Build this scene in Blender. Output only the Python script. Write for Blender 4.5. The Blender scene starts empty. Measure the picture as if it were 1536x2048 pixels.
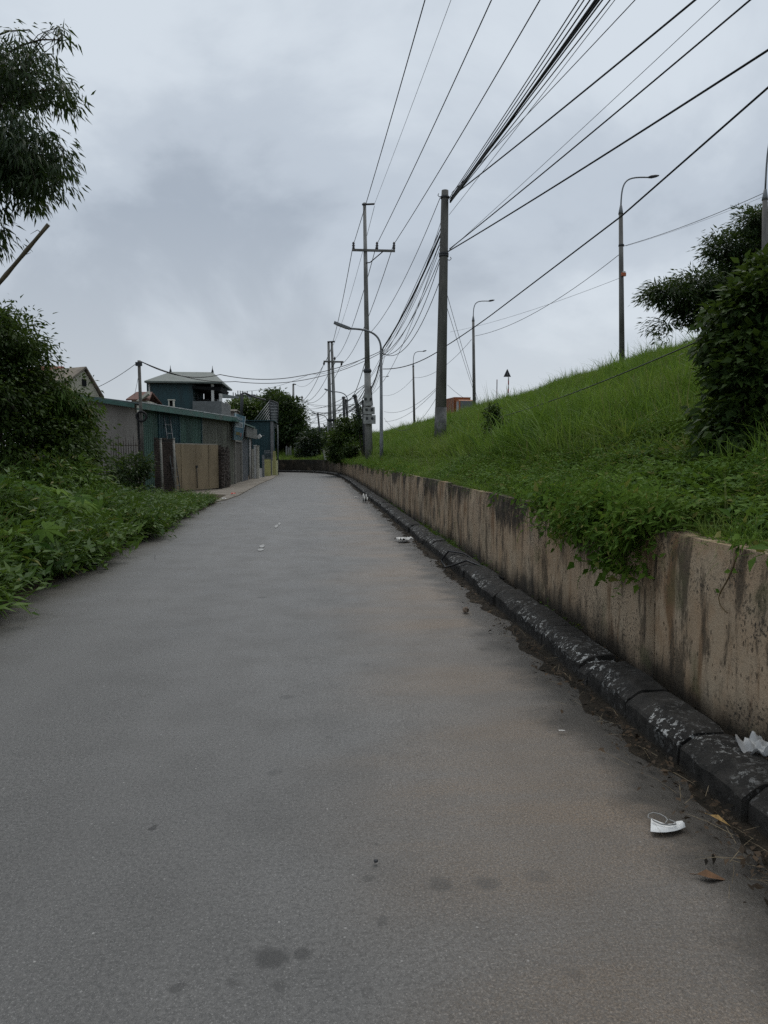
import bpy, math, random
import numpy as np
from mathutils import Vector, Matrix, Euler, noise as mnoise
from mathutils.bvhtree import BVHTree

R = math.radians
rng = np.random.default_rng(7)
random.seed(7)
scene = bpy.context.scene
COL = scene.collection

# ------------------------------------------------------------------ camera
FPX = 1479.0                      # focal length in photo pixels (26 mm equivalent)
PITCH, YAW, EYE = 4.48, 5.2, 1.5
cam_d = bpy.data.cameras.new('camera')
cam_d.lens = 26.0; cam_d.sensor_width = 36.0
cam_d.clip_start = 0.05; cam_d.clip_end = 4000
cam = bpy.data.objects.new('camera', cam_d); COL.objects.link(cam)
cam.location = (0, 0, EYE)
cam.rotation_euler = (R(90 - PITCH), 0, R(-YAW))
scene.camera = cam
CROT = Euler((R(90 - PITCH), 0, R(-YAW))).to_matrix()

# ------------------------------------------------------------------ sky, sun, exposure
SUN_EL, SUN_AZ = 58, 20           # hidden sun: high, ahead and slightly right
w = bpy.data.worlds.new('World'); scene.world = w; w.use_nodes = True
nt = w.node_tree; nt.nodes.clear()
def wn(t, **kw):
    n = nt.nodes.new(t)
    for k, v in kw.items(): setattr(n, k, v)
    return n
wout = wn('ShaderNodeOutputWorld'); wbg = wn('ShaderNodeBackground')
sky = wn('ShaderNodeTexSky', sky_type='NISHITA'); sky.sun_disc = False
sky.sun_elevation = R(SUN_EL); sky.sun_rotation = R(SUN_AZ)
skys = wn('ShaderNodeVectorMath', operation='SCALE'); skys.inputs['Scale'].default_value = 0.10
nt.links.new(sky.outputs[0], skys.inputs[0])
tc = wn('ShaderNodeTexCoord'); sp = wn('ShaderNodeSeparateXYZ')
nt.links.new(tc.outputs['Generated'], sp.inputs[0])
def wm(op, a, b=None):
    n = wn('ShaderNodeMath', operation=op)
    for i, v in enumerate((a, b)):
        if v is None: continue
        if isinstance(v, (int, float)): n.inputs[i].default_value = v
        else: nt.links.new(v, n.inputs[i])
    return n.outputs[0]
zc = wm('MAXIMUM', sp.outputs[2], 0.0)
den = wm('ADD', zc, 0.42)
cb = wn('ShaderNodeCombineXYZ')
nt.links.new(wm('ADD', wm('DIVIDE', sp.outputs[0], den), 0.34), cb.inputs[0])
nt.links.new(wm('DIVIDE', sp.outputs[1], den), cb.inputs[1])
cb.inputs[2].default_value = 3.1
n1 = wn('ShaderNodeTexNoise'); n1.inputs['Scale'].default_value = 1.55
n1.inputs['Detail'].default_value = 8; n1.inputs['Roughness'].default_value = 0.53
n1.inputs['Distortion'].default_value = 0.35
nt.links.new(cb.outputs[0], n1.inputs['Vector'])
ramp = wn('ShaderNodeValToRGB'); ramp.color_ramp.interpolation = 'EASE'
e = ramp.color_ramp.elements
e[0].position = 0.36; e[0].color = (0.37, 0.42, 0.485, 1)
e[1].position = 0.64; e[1].color = (0.64, 0.70, 0.76, 1)
m = e.new(0.50); m.color = (0.50, 0.557, 0.625, 1)
nt.links.new(n1.outputs['Fac'], ramp.inputs[0])
# pale haze of cloud towards the horizon, all the way round
hz = wn('ShaderNodeMapRange'); hz.inputs[1].default_value = 0.0; hz.inputs[2].default_value = 0.30
hz.inputs[3].default_value = 0.7; hz.inputs[4].default_value = 0.0
nt.links.new(zc, hz.inputs[0])
mixh = wn('ShaderNodeMix', data_type='RGBA'); mixh.inputs[7].default_value = (0.62, 0.655, 0.69, 1)
nt.links.new(hz.outputs[0], mixh.inputs[0]); nt.links.new(ramp.outputs[0], mixh.inputs[6])
mixc = wn('ShaderNodeMix', data_type='RGBA'); mixc.inputs[0].default_value = 0.93
nt.links.new(skys.outputs[0], mixc.inputs[6]); nt.links.new(mixh.outputs[2], mixc.inputs[7])
nt.links.new(mixc.outputs[2], wbg.inputs[0]); wbg.inputs[1].default_value = 1.0
nt.links.new(wbg.outputs[0], wout.inputs[0])

sun_d = bpy.data.lights.new('sun', 'SUN'); sun_d.energy = 1.5; sun_d.angle = R(50); sun_d.color = (1, 0.96, 0.9)
sun = bpy.data.objects.new('sun', sun_d); COL.objects.link(sun)
sun.rotation_euler = (R(90 - SUN_EL), 0, R(180 - SUN_AZ))
sun.location = (0, 0, 60)
vs = scene.view_settings
vs.view_transform = 'Standard'; vs.look = 'None'; vs.exposure = 0.08; vs.gamma = 1.0; vs.use_curve_mapping = False
scene.render.film_transparent = False
scene.cycles.use_denoising = False
scene.cycles.use_adaptive_sampling = True; scene.cycles.adaptive_threshold = 0.012
scene.cycles.max_bounces = 4; scene.cycles.transparent_max_bounces = 8
scene.cycles.diffuse_bounces = 2; scene.cycles.glossy_bounces = 2; scene.cycles.transmission_bounces = 3

# ------------------------------------------------------------------ pixel helpers (photo pixels -> a ray)
CAM = Vector((0, 0, EYE))
def ray(px, py):
    return (CROT @ Vector(((px - 768) / FPX, (1024 - py) / FPX, -1))).normalized()
def P(px, py, y):
    d = ray(px, py); return CAM + d * (y / d.y)
def PG(px, py, z=0.0):
    d = ray(px, py); return CAM + d * ((z - EYE) / d.z)

# ------------------------------------------------------------------ object helpers
ORG = {}
def tag(o, label=None, cat=None, group=None, kind=None):
    if label: o['label'] = label
    if cat: o['category'] = cat
    if group: o['group'] = group
    if kind: o['kind'] = kind
    return o
def thing(name, loc, label, cat, group=None):
    o = bpy.data.objects.new(name, None); COL.objects.link(o)
    o.location = loc; o.empty_display_size = 0.2
    ORG[o.name] = Vector(loc)
    return tag(o, label, cat, group)
def link(me, name, parent=None, loc=None):
    o = bpy.data.objects.new(name, me); COL.objects.link(o)
    if parent is not None:
        o.parent = parent; ORG[o.name] = ORG.get(parent.name, Vector())
    elif loc is not None:
        o.location = loc; ORG[o.name] = Vector(loc)
    return o

class MB:
    """collects world-space faces, then becomes one mesh object"""
    def __init__(s): s.v = []; s.f = []; s.sm = []
    def quad(s, a, b, c, d, sm=False):
        n = len(s.v); s.v += [Vector(a), Vector(b), Vector(c), Vector(d)]; s.f.append((n, n+1, n+2, n+3)); s.sm.append(sm)
    def poly(s, pts):
        n = len(s.v); s.v += [Vector(p) for p in pts]; s.f.append(tuple(range(n, n+len(pts)))); s.sm.append(False)
    def obox(s, c, ax, ay, az):
        c, ax, ay, az = map(Vector, (c, ax, ay, az)); n = len(s.v)
        for k in range(8):
            s.v.append(c + ax*(1 if k & 1 else -1) + ay*(1 if k & 2 else -1) + az*(1 if k & 4 else -1))
        flip = ax.cross(ay).dot(az) < 0
        for q in ((0,2,3,1),(4,5,7,6),(0,1,5,4),(2,6,7,3),(0,4,6,2),(1,3,7,5)):
            s.f.append(tuple(n+i for i in (q[::-1] if flip else q))); s.sm.append(False)
    def box(s, x0, x1, y0, y1, z0, z1):
        s.obox(((x0+x1)/2, (y0+y1)/2, (z0+z1)/2), ((x1-x0)/2,0,0), (0,(y1-y0)/2,0), (0,0,(z1-z0)/2))
    def tube(s, pts, rad, n=8, cap=True):
        pts = [Vector(p) for p in pts]
        if isinstance(rad, (int, float)): rad = [rad]*len(pts)
        b = len(s.v); up = None
        for i, p in enumerate(pts):
            t = (pts[min(i+1, len(pts)-1)] - pts[max(i-1, 0)]).normalized()
            if up is None:
                up = t.cross(Vector((0.31, 0.17, 0.93)))
                if up.length < 1e-3: up = t.cross(Vector((1, 0, 0)))
            u = (up - t*up.dot(t)).normalized(); up = u; v = t.cross(u)
            for k in range(n):
                a = 2*math.pi*k/n
                s.v.append(p + (u*math.cos(a) + v*math.sin(a))*rad[i])
        for i in range(len(pts)-1):
            for k in range(n):
                k2 = (k+1) % n
                s.f.append((b+i*n+k, b+i*n+k2, b+(i+1)*n+k2, b+(i+1)*n+k)); s.sm.append(n > 4)
        if cap:
            s.f.append(tuple(b+k for k in range(n))[::-1]); s.sm.append(False)
            s.f.append(tuple(b+(len(pts)-1)*n+k for k in range(n))); s.sm.append(False)
    def prism(s, pts, off):
        pts = [Vector(p) for p in pts]; off = Vector(off); n = len(pts); b = len(s.v)
        s.v += pts + [p+off for p in pts]
        s.f.append(tuple(range(b, b+n))[::-1]); s.f.append(tuple(range(b+n, b+2*n))); s.sm += [False]*2
        for k in range(n):
            k2 = (k+1) % n; s.f.append((b+k, b+k2, b+n+k2, b+n+k)); s.sm.append(False)
    def mesh(s, name, org=Vector()):
        me = bpy.data.meshes.new(name)
        me.from_pydata([tuple(v - org) for v in s.v], [], s.f)
        me.polygons.foreach_set('use_smooth', s.sm); me.update()
        return me
    def build(s, name, mat, parent=None, loc=None):
        org = ORG.get(parent.name, Vector()) if parent is not None else (Vector(loc) if loc is not None else Vector())
        me = s.mesh(name, org); me.materials.append(mat)
        return link(me, name, parent, loc)

# ------------------------------------------------------------------ materials
MATS = {}
class NT:
    def __init__(s, name):
        s.m = bpy.data.materials.new(name); s.m.use_nodes = True
        s.t = s.m.node_tree; s.t.nodes.clear()
        s.out = s.n('ShaderNodeOutputMaterial'); s.b = s.n('ShaderNodeBsdfPrincipled')
        s.t.links.new(s.b.outputs[0], s.out.inputs[0])
    def n(s, t, **kw):
        n = s.t.nodes.new(t)
        for k, v in kw.items(): setattr(n, k, v)
        return n
    def l(s, a, b): s.t.links.new(a, b)
    def set(s, sock, v):
        if isinstance(v, (int, float)): sock.default_value = v
        elif isinstance(v, (tuple, list)): sock.default_value = tuple(v) + ((1,) if len(v) == 3 and len(sock.default_value) == 4 else ())
        else: s.l(v, sock)
    def pos(s): return s.n('ShaderNodeNewGeometry').outputs['Position']
    def mapv(s, v, sc=(1,1,1), off=(0,0,0)):
        n = s.n('ShaderNodeMapping'); s.l(v, n.inputs[0]); n.inputs[1].default_value = off; n.inputs[3].default_value = sc
        return n.outputs[0]
    def noise(s, v, scale, detail=3, rough=.5, dist=0):
        n = s.n('ShaderNodeTexNoise'); s.l(v, n.inputs['Vector'])
        n.inputs['Scale'].default_value = scale; n.inputs['Detail'].default_value = detail
        n.inputs['Roughness'].default_value = rough; n.inputs['Distortion'].default_value = dist
        return n.outputs['Fac']
    def vor(s, v, scale, out='Distance'):
        n = s.n('ShaderNodeTexVoronoi'); s.l(v, n.inputs['Vector']); n.inputs['Scale'].default_value = scale
        return n.outputs[out]
    def math(s, op, a, b=0.0, c=None, clamp=False):
        n = s.n('ShaderNodeMath', operation=op); n.use_clamp = clamp
        s.set(n.inputs[0], a); s.set(n.inputs[1], b)
        if c is not None: s.set(n.inputs[2], c)
        return n.outputs[0]
    def rng(s, v, a, b, c=0.0, d=1.0):
        n = s.n('ShaderNodeMapRange'); n.interpolation_type = 'SMOOTHSTEP'
        s.set(n.inputs[0], v)
        for i, q in enumerate((a, b, c, d)): s.set(n.inputs[i+1], q)
        return n.outputs[0]
    def mix(s, f, a, b):
        n = s.n('ShaderNodeMix', data_type='RGBA'); s.set(n.inputs[0], f); s.set(n.inputs[6], a); s.set(n.inputs[7], b)
        return n.outputs[2]
    def xyz(s, v):
        n = s.n('ShaderNodeSeparateXYZ'); s.l(v, n.inputs[0]); return n.outputs
    def bump(s, h, strength=.3, dist=.01):
        n = s.n('ShaderNodeBump'); n.inputs['Strength'].default_value = strength; n.inputs['Distance'].default_value = dist
        s.l(h, n.inputs['Height']); s.l(n.outputs[0], s.b.inputs['Normal'])
    def fin(s, col, rough=.8, spec=.3, metal=0.0):
        s.set(s.b.inputs['Base Color'], col); s.set(s.b.inputs['Roughness'], rough)
        s.b.inputs['Specular IOR Level'].default_value = spec; s.b.inputs['Metallic'].default_value = metal
        return s.m

def plain(name, c, rough=.7, var=.25, scale=4.0, spec=.3, metal=0.0, dirt=None, dsc=1.2, bump=0.0, stretch=(1,1,1)):
    """base colour with blotchy wear"""
    if name in MATS: return MATS[name]
    t = NT(name); p = t.mapv(t.pos(), stretch)
    n = t.noise(p, scale, 5, .6)
    a = tuple(x*(1-var) for x in c); b = tuple(min(1, x*(1+var)) for x in c)
    col = t.mix(t.rng(n, .3, .7), a, b)
    if dirt:
        d = t.noise(p, dsc, 6, .65)
        col = t.mix(t.rng(d, .5, .68, 0, .85), col, dirt)
    if bump: t.bump(t.noise(p, scale*8, 4, .6), bump, .01)
    MATS[name] = t.fin(col, t.rng(n, .2, .8, max(.05, rough-.12), min(1, rough+.12)), spec, metal)
    return MATS[name]

def leafmat(name, c1, c2, rough=.45, trans=.3, spec=.35, c3=None, dry=None):
    t = NT(name)
    at = t.n('ShaderNodeAttribute', attribute_name='tint').outputs['Fac']
    oi = t.n('ShaderNodeObjectInfo').outputs['Random']
    big = t.noise(t.pos(), 1.1, 5, .7)
    f = t.math('ADD', t.math('MULTIPLY', at, .55), t.math('MULTIPLY', oi, .2))
    f = t.math('ADD', f, t.rng(big, .3, .7, -.18, .38), clamp=True)
    col = t.mix(f, c1, c2)
    if c3: col = t.mix(t.math('GREATER_THAN', at, .95), col, c3)
    if dry: col = t.mix(t.math('MULTIPLY', t.rng(t.noise(t.pos(), .45, 5, .65), .46, .68, 0, .75), t.rng(at, 0, 1, .5, 1)), col, dry)
    m = t.fin(col, rough, spec)
    tr = t.n('ShaderNodeBsdfTranslucent'); t.l(t.mix(.35, col, (.16, .24, .03)), tr.inputs[0])
    ms = t.n('ShaderNodeMixShader'); ms.inputs[0].default_value = trans
    t.l(t.b.outputs[0], ms.inputs[1]); t.l(tr.outputs[0], ms.inputs[2]); t.l(ms.outputs[0], t.out.inputs[0])
    return m

# ------------------------------------------------------------------ asphalt
def road_mat():
    t = NT('asphalt'); p = t.pos(); x, y, z = t.xyz(p)
    big = t.noise(p, .35, 5, .6); mid = t.noise(p, 2.3, 5, .6); fine = t.noise(p, 60, 4, .75); grain = t.noise(p, 130, 3, .7)
    col = t.mix(t.rng(big, .3, .7), (.092, .090, .086), (.120, .117, .111))
    col = t.mix(t.rng(mid, .4, .7, 0, .3), col, (.078, .077, .074))
    col = t.mix(t.rng(fine, .42, .62, 0, .7), col, (.045, .045, .043))
    col = t.mix(t.rng(grain, .54, .70, 0, .8), col, (.25, .246, .235))
    # pale chips of aggregate
    vs_ = t.vor(p, 24, 'Distance'); vc = t.vor(p, 24, 'Color')
    chip = t.math('MULTIPLY', t.math('LESS_THAN', vs_, .10), t.math('GREATER_THAN', t.xyz(vc)[0], .62))
    col = t.mix(t.math('MULTIPLY', chip, t.rng(t.xyz(vc)[1], .3, 1, .1, .7)), col, (.42, .41, .39))
    # long tyre-worn bands along the road
    band = t.noise(t.mapv(p, (1.3, .04, 1)), 1.0, 3, .5)
    col = t.mix(t.rng(band, .45, .7, 0, .25), col, (.14, .137, .131))
    # brown silt washed off the wall foot, tongue-shaped
    wob = t.math('ADD', t.math('MULTIPLY', t.math('SUBTRACT', t.noise(t.mapv(p, (.35, 1, 1)), .55, 4, .55), .5), 3.2), x)
    tng = t.rng(t.noise(t.mapv(p, (.22, 1.25, 1)), .8, 4, .6), .42, .62)
    silt = t.math('MULTIPLY', t.rng(wob, -.1, 1.05), t.math('ADD', t.math('MULTIPLY', tng, .62), .38))
    ynear = t.rng(y, 34, 52, 1, 0)
    silt = t.math('MULTIPLY', silt, ynear)
    silt = t.math('MULTIPLY', silt, t.rng(fine, .3, .62, .6, 1.0))
    col = t.mix(t.math('MULTIPLY', silt, .85), col, t.mix(t.rng(grain, .35, .65), (.066, .047, .031), (.225, .163, .106)))
    # damp black muck against the kerb
    wob2 = t.math('ADD', t.math('MULTIPLY', t.math('SUBTRACT', t.noise(t.mapv(p, (.6, 1, 1)), 2.2, 5, .65), .5), .95), x)
    muck = t.math('MULTIPLY', t.rng(wob2, 1.18, 1.5), ynear)
    col = t.mix(t.math('MULTIPLY', muck, .9), col, (.022, .020, .016))
    # dirty left edge
    wl = t.math('ADD', t.math('MULTIPLY', t.math('SUBTRACT', t.noise(t.mapv(p, (.5, 1, 1)), 1.3, 5, .65), .5), 1.3), x)
    col = t.mix(t.rng(wl, -2.2, -2.95, 0, .8), col, (.05, .046, .036))
    # oil drips and damp spots
    warp = t.n('ShaderNodeVectorMath', operation='ADD'); wn_ = t.n('ShaderNodeTexNoise'); t.l(p, wn_.inputs['Vector']); wn_.inputs['Scale'].default_value = 16; wn_.inputs['Detail'].default_value = 4
    sc = t.n('ShaderNodeVectorMath', operation='MULTIPLY_ADD'); t.l(wn_.outputs['Color'], sc.inputs[0]); sc.inputs[1].default_value = (.06, .06, 0); sc.inputs[2].default_value = (-.03, -.03, 0)
    t.l(p, warp.inputs[0]); t.l(sc.outputs[0], warp.inputs[1])
    spots = None
    for px, py, r, k in ((541, 1915, .062, .9), (603, 1906, .040, .85), (306, 1656, .020, 1), (877, 1768, .055, .5), (975, 1766, .055, .55),
                         (1078, 1752, .06, .3), (356, 1976, .03, .7), (575, 1395, .06, .5), (548, 1545, .05, .4), (765, 1842, .03, .5), (737, 1757, .03, .5), (735, 1985, .03, .3),
                         (470, 1965, .025, .5), (560, 1972, .03, .5), (753, 1690, .012, .6), (1150, 1950, .04, .3), (660, 1475, .03, .4), (523, 1195, .06, .6), (730, 1330, .05, .3)):
        g = PG(px, py)
        dn = t.n('ShaderNodeVectorMath', operation='DISTANCE'); t.l(warp.outputs[0], dn.inputs[0]); dn.inputs[1].default_value = tuple(g)
        sv = t.rng(dn.outputs['Value'], r*.5, r*1.0, k, 0)
        spots = sv if spots is None else t.math('MAXIMUM', spots, sv)
    col = t.mix(t.math('MULTIPLY', spots, t.rng(fine, .35, .6, 1, .8)), col, (.024, .024, .023))
    # hairline cracks
    cr = t.n('ShaderNodeTexVoronoi', feature='DISTANCE_TO_EDGE'); t.l(t.mapv(warp.outputs[0], (.3, .22, 1)), cr.inputs['Vector']); cr.inputs['Scale'].default_value = 1.0
    crk = t.math('MULTIPLY', t.math('LESS_THAN', cr.outputs['Distance'], .002), t.math('MULTIPLY', t.rng(x, -1.2, -2.2), t.rng(t.noise(p, .5, 3), .5, .6)))
    col = t.mix(t.math('MULTIPLY', crk, .7), col, (.03, .03, .03))
    h = t.math('ADD', t.math('MULTIPLY', fine, 1.0), t.math('MULTIPLY', chip, .4))
    t.bump(h, .7, .007)
    return t.fin(col, t.rng(mid, .2, .8, .46, .64), .42)

def wall_mat():
    t = NT('stained_concrete'); p = t.pos(); x, y, z = t.xyz(p)
    st = t.mapv(p, (1.4, 1.4, .8)); st2 = t.mapv(p, (5, 5, .9))
    a = t.noise(st, 1.0, 4, .6); b = t.noise(st2, 1.0, 4, .65, .3); blot = t.noise(p, 2.2, 6, .65)
    fine = t.noise(p, 60, 4, .65)
    col = t.mix(t.rng(a, .3, .7), (.36, .248, .152), (.47, .36, .25))
    col = t.mix(t.rng(blot, .42, .66, 0, .9), col, (.42, .335, .235))
    rust = t.math('MULTIPLY', t.rng(b, .50, .64), t.rng(t.noise(p, .8, 3), .38, .58))
    col = t.mix(t.math('MULTIPLY', rust, .75), col, (.15, .075, .03))
    col = t.mix(t.rng(t.noise(t.mapv(p, (3.2, 3.2, .9)), 1.5, 6, .75, .25), .49, .60, 0, .9), col, (.10, .078, .054))
    # pock marks and grit
    pock = t.vor(t.mapv(p, (1, 1, .55)), 26); pcol = t.xyz(t.vor(t.mapv(p, (1, 1, .55)), 26, 'Color'))[1]
    col = t.mix(t.math('MULTIPLY', t.math('MULTIPLY', t.math('LESS_THAN', pock, .2), t.math('GREATER_THAN', pcol, .55)), .75), col, (.06, .045, .03))
    grit = t.math('MULTIPLY', t.rng(fine, .52, .62), t.rng(t.noise(p, 1.4, 4, .6), .44, .58))
    col = t.mix(t.math('MULTIPLY', grit, .95), col, (.055, .048, .038))
    # black mould running down from the coping, ragged tongues
    ln = t.math('ADD', t.rng(t.noise(t.mapv(p, (1, 1, .1), (0, 3.1, 0)), .5, 3, .5), .40, .58, -.18, .36), t.math('MULTIPLY', t.math('SUBTRACT', t.noise(t.mapv(p, (9, 9, 1.2)), 1, 6, .75, .4), .5), .8))
    ln = t.math('SUBTRACT', ln, t.rng(y, 4.25, 4.55, .6, 0))
    top = t.math('SUBTRACT', 1.03, ln)
    mould = t.rng(t.math('SUBTRACT', z, top), -.07, .10)
    brk = t.rng(t.noise(t.mapv(p, (1, 1, .5)), 16, 5, .7), .3, .55, .35, 1)
    col = t.mix(t.math('MULTIPLY', t.math('MULTIPLY', mould, .93), brk), col, (.020, .018, .014))
    # damp foot
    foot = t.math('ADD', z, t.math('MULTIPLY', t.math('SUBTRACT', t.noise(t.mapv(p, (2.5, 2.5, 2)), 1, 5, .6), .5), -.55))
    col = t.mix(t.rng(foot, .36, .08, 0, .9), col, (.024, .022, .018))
    # full-height dark bands
    fb = t.noise(t.mapv(p, (1.7, 1.7, .05)), 1.0, 3, .55)
    col = t.mix(t.rng(fb, .62, .74, 0, .6), col, (.05, .042, .032))
    col = t.mix(t.rng(t.noise(p, 3, 4), .60, .72, 0, .4), col, (.09, .10, .04))
    col = t.mix(t.math('MULTIPLY', t.rng(y, 46, 60), t.rng(t.noise(p, 1.2, 4, .6), .25, .5, .55, .95)), col, (.022, .021, .016))  # far end darkened: mould plus the trees' shade, both put into the colour
    t.bump(t.math('ADD', fine, t.math('MULTIPLY', blot, 2)), .5, .012)
    return t.fin(col, .88, .2)

def kerb_mat():
    t = NT('blackened_kerb'); p = t.pos(); x, y, z = t.xyz(p)
    oi = t.n('ShaderNodeObjectInfo').outputs['Random']
    n = t.noise(p, 9, 5, .65); f = t.noise(p, 70, 4, .7)
    col = t.mix(t.rng(n, .3, .7), (.014, .0135, .0125), (.044, .041, .037))
    col = t.mix(t.rng(f, .55, .72, 0, .4), col, (.06, .055, .048))
    chip = t.noise(p, 26, 6, .75, .3)
    zone = t.rng(t.noise(p, 3.1, 3, .5), .38, .6)
    edge = t.rng(t.math('ABSOLUTE', t.math('SUBTRACT', z, .135)), .012, .05, 1, .12)
    wht = t.math('MULTIPLY', t.math('MULTIPLY', t.rng(chip, .55, .585), zone), edge)
    col = t.mix(wht, col, (.46, .46, .44))
    col = t.mix(t.rng(z, .055, .0, 0, .8), col, (.05, .043, .034))
    t.bump(t.math('ADD', n, f), .7, .012)
    return t.fin(col, t.rng(n, .2, .8, .65, .9), .14)

def soil_mat(name, a, b, sc=3.0):
    t = NT(name); p = t.pos(); n = t.noise(p, sc, 6, .7); f = t.noise(p, 45, 4, .7)
    col = t.mix(t.rng(n, .3, .7), a, b); col = t.mix(t.rng(f, .5, .7, 0, .5), col, tuple(q*.5 for q in a))
    t.bump(t.math('ADD', n, f), .8, .03)
    return t.fin(col, .95, .15)

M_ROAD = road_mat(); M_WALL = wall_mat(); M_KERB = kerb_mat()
M_SOIL = soil_mat('verge_soil', (.045, .036, .024), (.085, .066, .045))
M_BANKSOIL = soil_mat('bank_soil', (.022, .034, .010), (.04, .05, .018))
M_MUCK = soil_mat('gutter_muck', (.018, .016, .012), (.045, .036, .026), 9)
M_CONC = plain('pole_concrete', (.215, .212, .20), .85, .22, 3.5, dirt=(.10, .098, .09), bump=.3, stretch=(1, 1, .35))
M_CONC_D = plain('pole_concrete_dark', (.15, .145, .134), .85, .3, 3.0, dirt=(.08, .077, .07), bump=.4, stretch=(1, 1, .3))
M_CONC_L = plain('pole_concrete_pale', (.24, .24, .235), .85, .2, 5.0, dirt=(.12, .118, .11), bump=.3)
M_STEEL = plain('galvanised_steel', (.16, .17, .175), .5, .2, 5.0, metal=.35)
M_DSTEEL = plain('dark_steel', (.035, .037, .04), .55, .3, 6.0)
M_CABLE = plain('black_cable', (.010, .010, .011), .55, .2, 3.0)
M_CABLE_G = plain('grey_cable', (.07, .075, .08), .6, .2, 3.0)
M_PORC = plain('dark_insulator', (.018, .014, .013), .3, .3, 8.0, spec=.6)
M_APRON = plain('cracked_cement', (.20, .178, .148), .9, .25, 2.5, dirt=(.09, .075, .055), bump=.5)
M_GRASS = leafmat('grass_blades', (.036, .095, .010), (.190, .298, .048), .65, .4, spec=.2, c3=(.26, .23, .10), dry=(.215, .25, .055))
M_STALK = leafmat('grass_stalks', (.10, .13, .04), (.26, .25, .11), .7, .3, spec=.2)
M_CREEP = leafmat('creeper_leaves', (.030, .082, .009), (.145, .238, .034), .7, .32, spec=.12, c3=(.19, .19, .05))
M_WEED = leafmat('weed_leaves', (.024, .066, .009), (.112, .190, .030), .55, .3, spec=.2, c3=(.17, .17, .04))
M_VINE = leafmat('vine_leaves', (.012, .030, .007), (.056, .094, .018), .6, .25, spec=.15)
M_BAMBOO = leafmat('bamboo_leaves', (.014, .034, .010), (.040, .070, .020), .5, .25)
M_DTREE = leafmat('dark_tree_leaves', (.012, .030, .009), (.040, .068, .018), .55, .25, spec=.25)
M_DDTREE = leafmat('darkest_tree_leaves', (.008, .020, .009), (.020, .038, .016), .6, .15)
M_LTREE = leafmat('light_tree_leaves', (.024, .055, .012), (.085, .125, .025), .45, .3)
M_BARK = plain('bark', (.055, .044, .034), .9, .35, 8.0, bump=.8)
M_CULM = plain('dry_bamboo', (.10, .082, .05), .6, .3, 6.0, dirt=(.06, .05, .035))
# ================================================================== THE SETTING
def sheet(name, pts_rows, mat, kind='structure', smooth=True):
    mb = MB(); nr, nc = len(pts_rows), len(pts_rows[0])
    mb.v = [Vector(p) for r in pts_rows for p in r]
    for i in range(nr-1):
        for j in range(nc-1):
            mb.f.append((i*nc+j, i*nc+j+1, (i+1)*nc+j+1, (i+1)*nc+j)); mb.sm.append(smooth)
    o = mb.build(name, mat)
    o['kind'] = kind
    return o

# wall face path (foot of the retaining wall), road bends left after about 55 m
WALL_PATH = [(2.1, -8), (2.1, 30), (2.08, 40), (1.95, 47), (1.7, 52), (1.15, 56.5), (.2, 59.6), (-1.4, 61.6), (-4, 63.2), (-12, 66), (-30, 70)]
CREST = [(20.7, -8, 7.7), (17.4, 30, 6.6), (16.55, 40, 6.28), (15.5, 52, 5.85), (14.6, 62, 5.45), (13.4, 76, 5.0), (11.9, 94, 4.65), (10.2, 113, 4.3), (8.0, 138, 4.1), (0, 190, 3.6), (-20, 240, 3.0)]
def smooth_path(pts, step):
    pts = np.array(pts, float); d = np.r_[0, np.cumsum(np.linalg.norm(np.diff(pts[:, :2], axis=0), axis=1))]
    # Chaikin corner cutting, twice, keeps straight runs straight
    for _ in range(2):
        q = [pts[0]]
        for a, b in zip(pts[:-1], pts[1:]): q += [a*.75+b*.25, a*.25+b*.75]
        q.append(pts[-1]); pts = np.array(q)
    d = np.r_[0, np.cumsum(np.linalg.norm(np.diff(pts[:, :2], axis=0), axis=1))]
    s = np.arange(0, d[-1], step)
    return np.stack([np.interp(s, d, pts[:, k]) for k in range(pts.shape[1])], 1), s
WP, WS = smooth_path(WALL_PATH, .25)
WT = np.gradient(WP, axis=0); WT /= np.linalg.norm(WT, axis=1)[:, None]
WN = np.stack([WT[:, 1], -WT[:, 0]], 1)            # points from the road into the bank
def wallpt(s, off=0.0):
    k = np.array([np.interp(s, WS, WP[:, 0]), np.interp(s, WS, WP[:, 1])]); n = np.array([np.interp(s, WS, WN[:, 0]), np.interp(s, WS, WN[:, 1])])
    n /= np.linalg.norm(n); return k + n*off, n

# ground out to the horizon
g = MB(); g.quad((-1500, -600, -.06), (1500, -600, -.06), (1500, 2400, -.06), (-1500, 2400, -.06))
tag(g.build('ground', M_SOIL), kind='structure')

# road: from the wall foot to the left edge
LEFT_PATH = [(-3.15, -8), (-3.15, 20), (-3.05, 34), (-2.95, 46), (-3.0, 52), (-3.6, 55.5), (-5.5, 57.6), (-8, 58.6), (-14, 60), (-30, 64)]
LP_, LS_ = smooth_path(LEFT_PATH, .25)
rows = []
for u in np.linspace(0, 1, 220):
    a = np.array([np.interp(u, np.linspace(0, 1, len(LP_)), LP_[:, k]) for k in (0, 1)])
    b = np.array([np.interp(u, np.linspace(0, 1, len(WP)), WP[:, k]) for k in (0, 1)])
    a = a + np.array([-.12 + .22*mnoise.noise(Vector((a[1]*.9, 3.3, 0))), 0])
    rows.append([(a[0]+(b[0]-a[0])*t, a[1]+(b[1]-a[1])*t, .004*mnoise.noise(Vector((a[0]+(b[0]-a[0])*t, a[1]*.35, 0)))) for t in np.linspace(0, 1, 14)])
ROAD = sheet('road', rows, M_ROAD)
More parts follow.
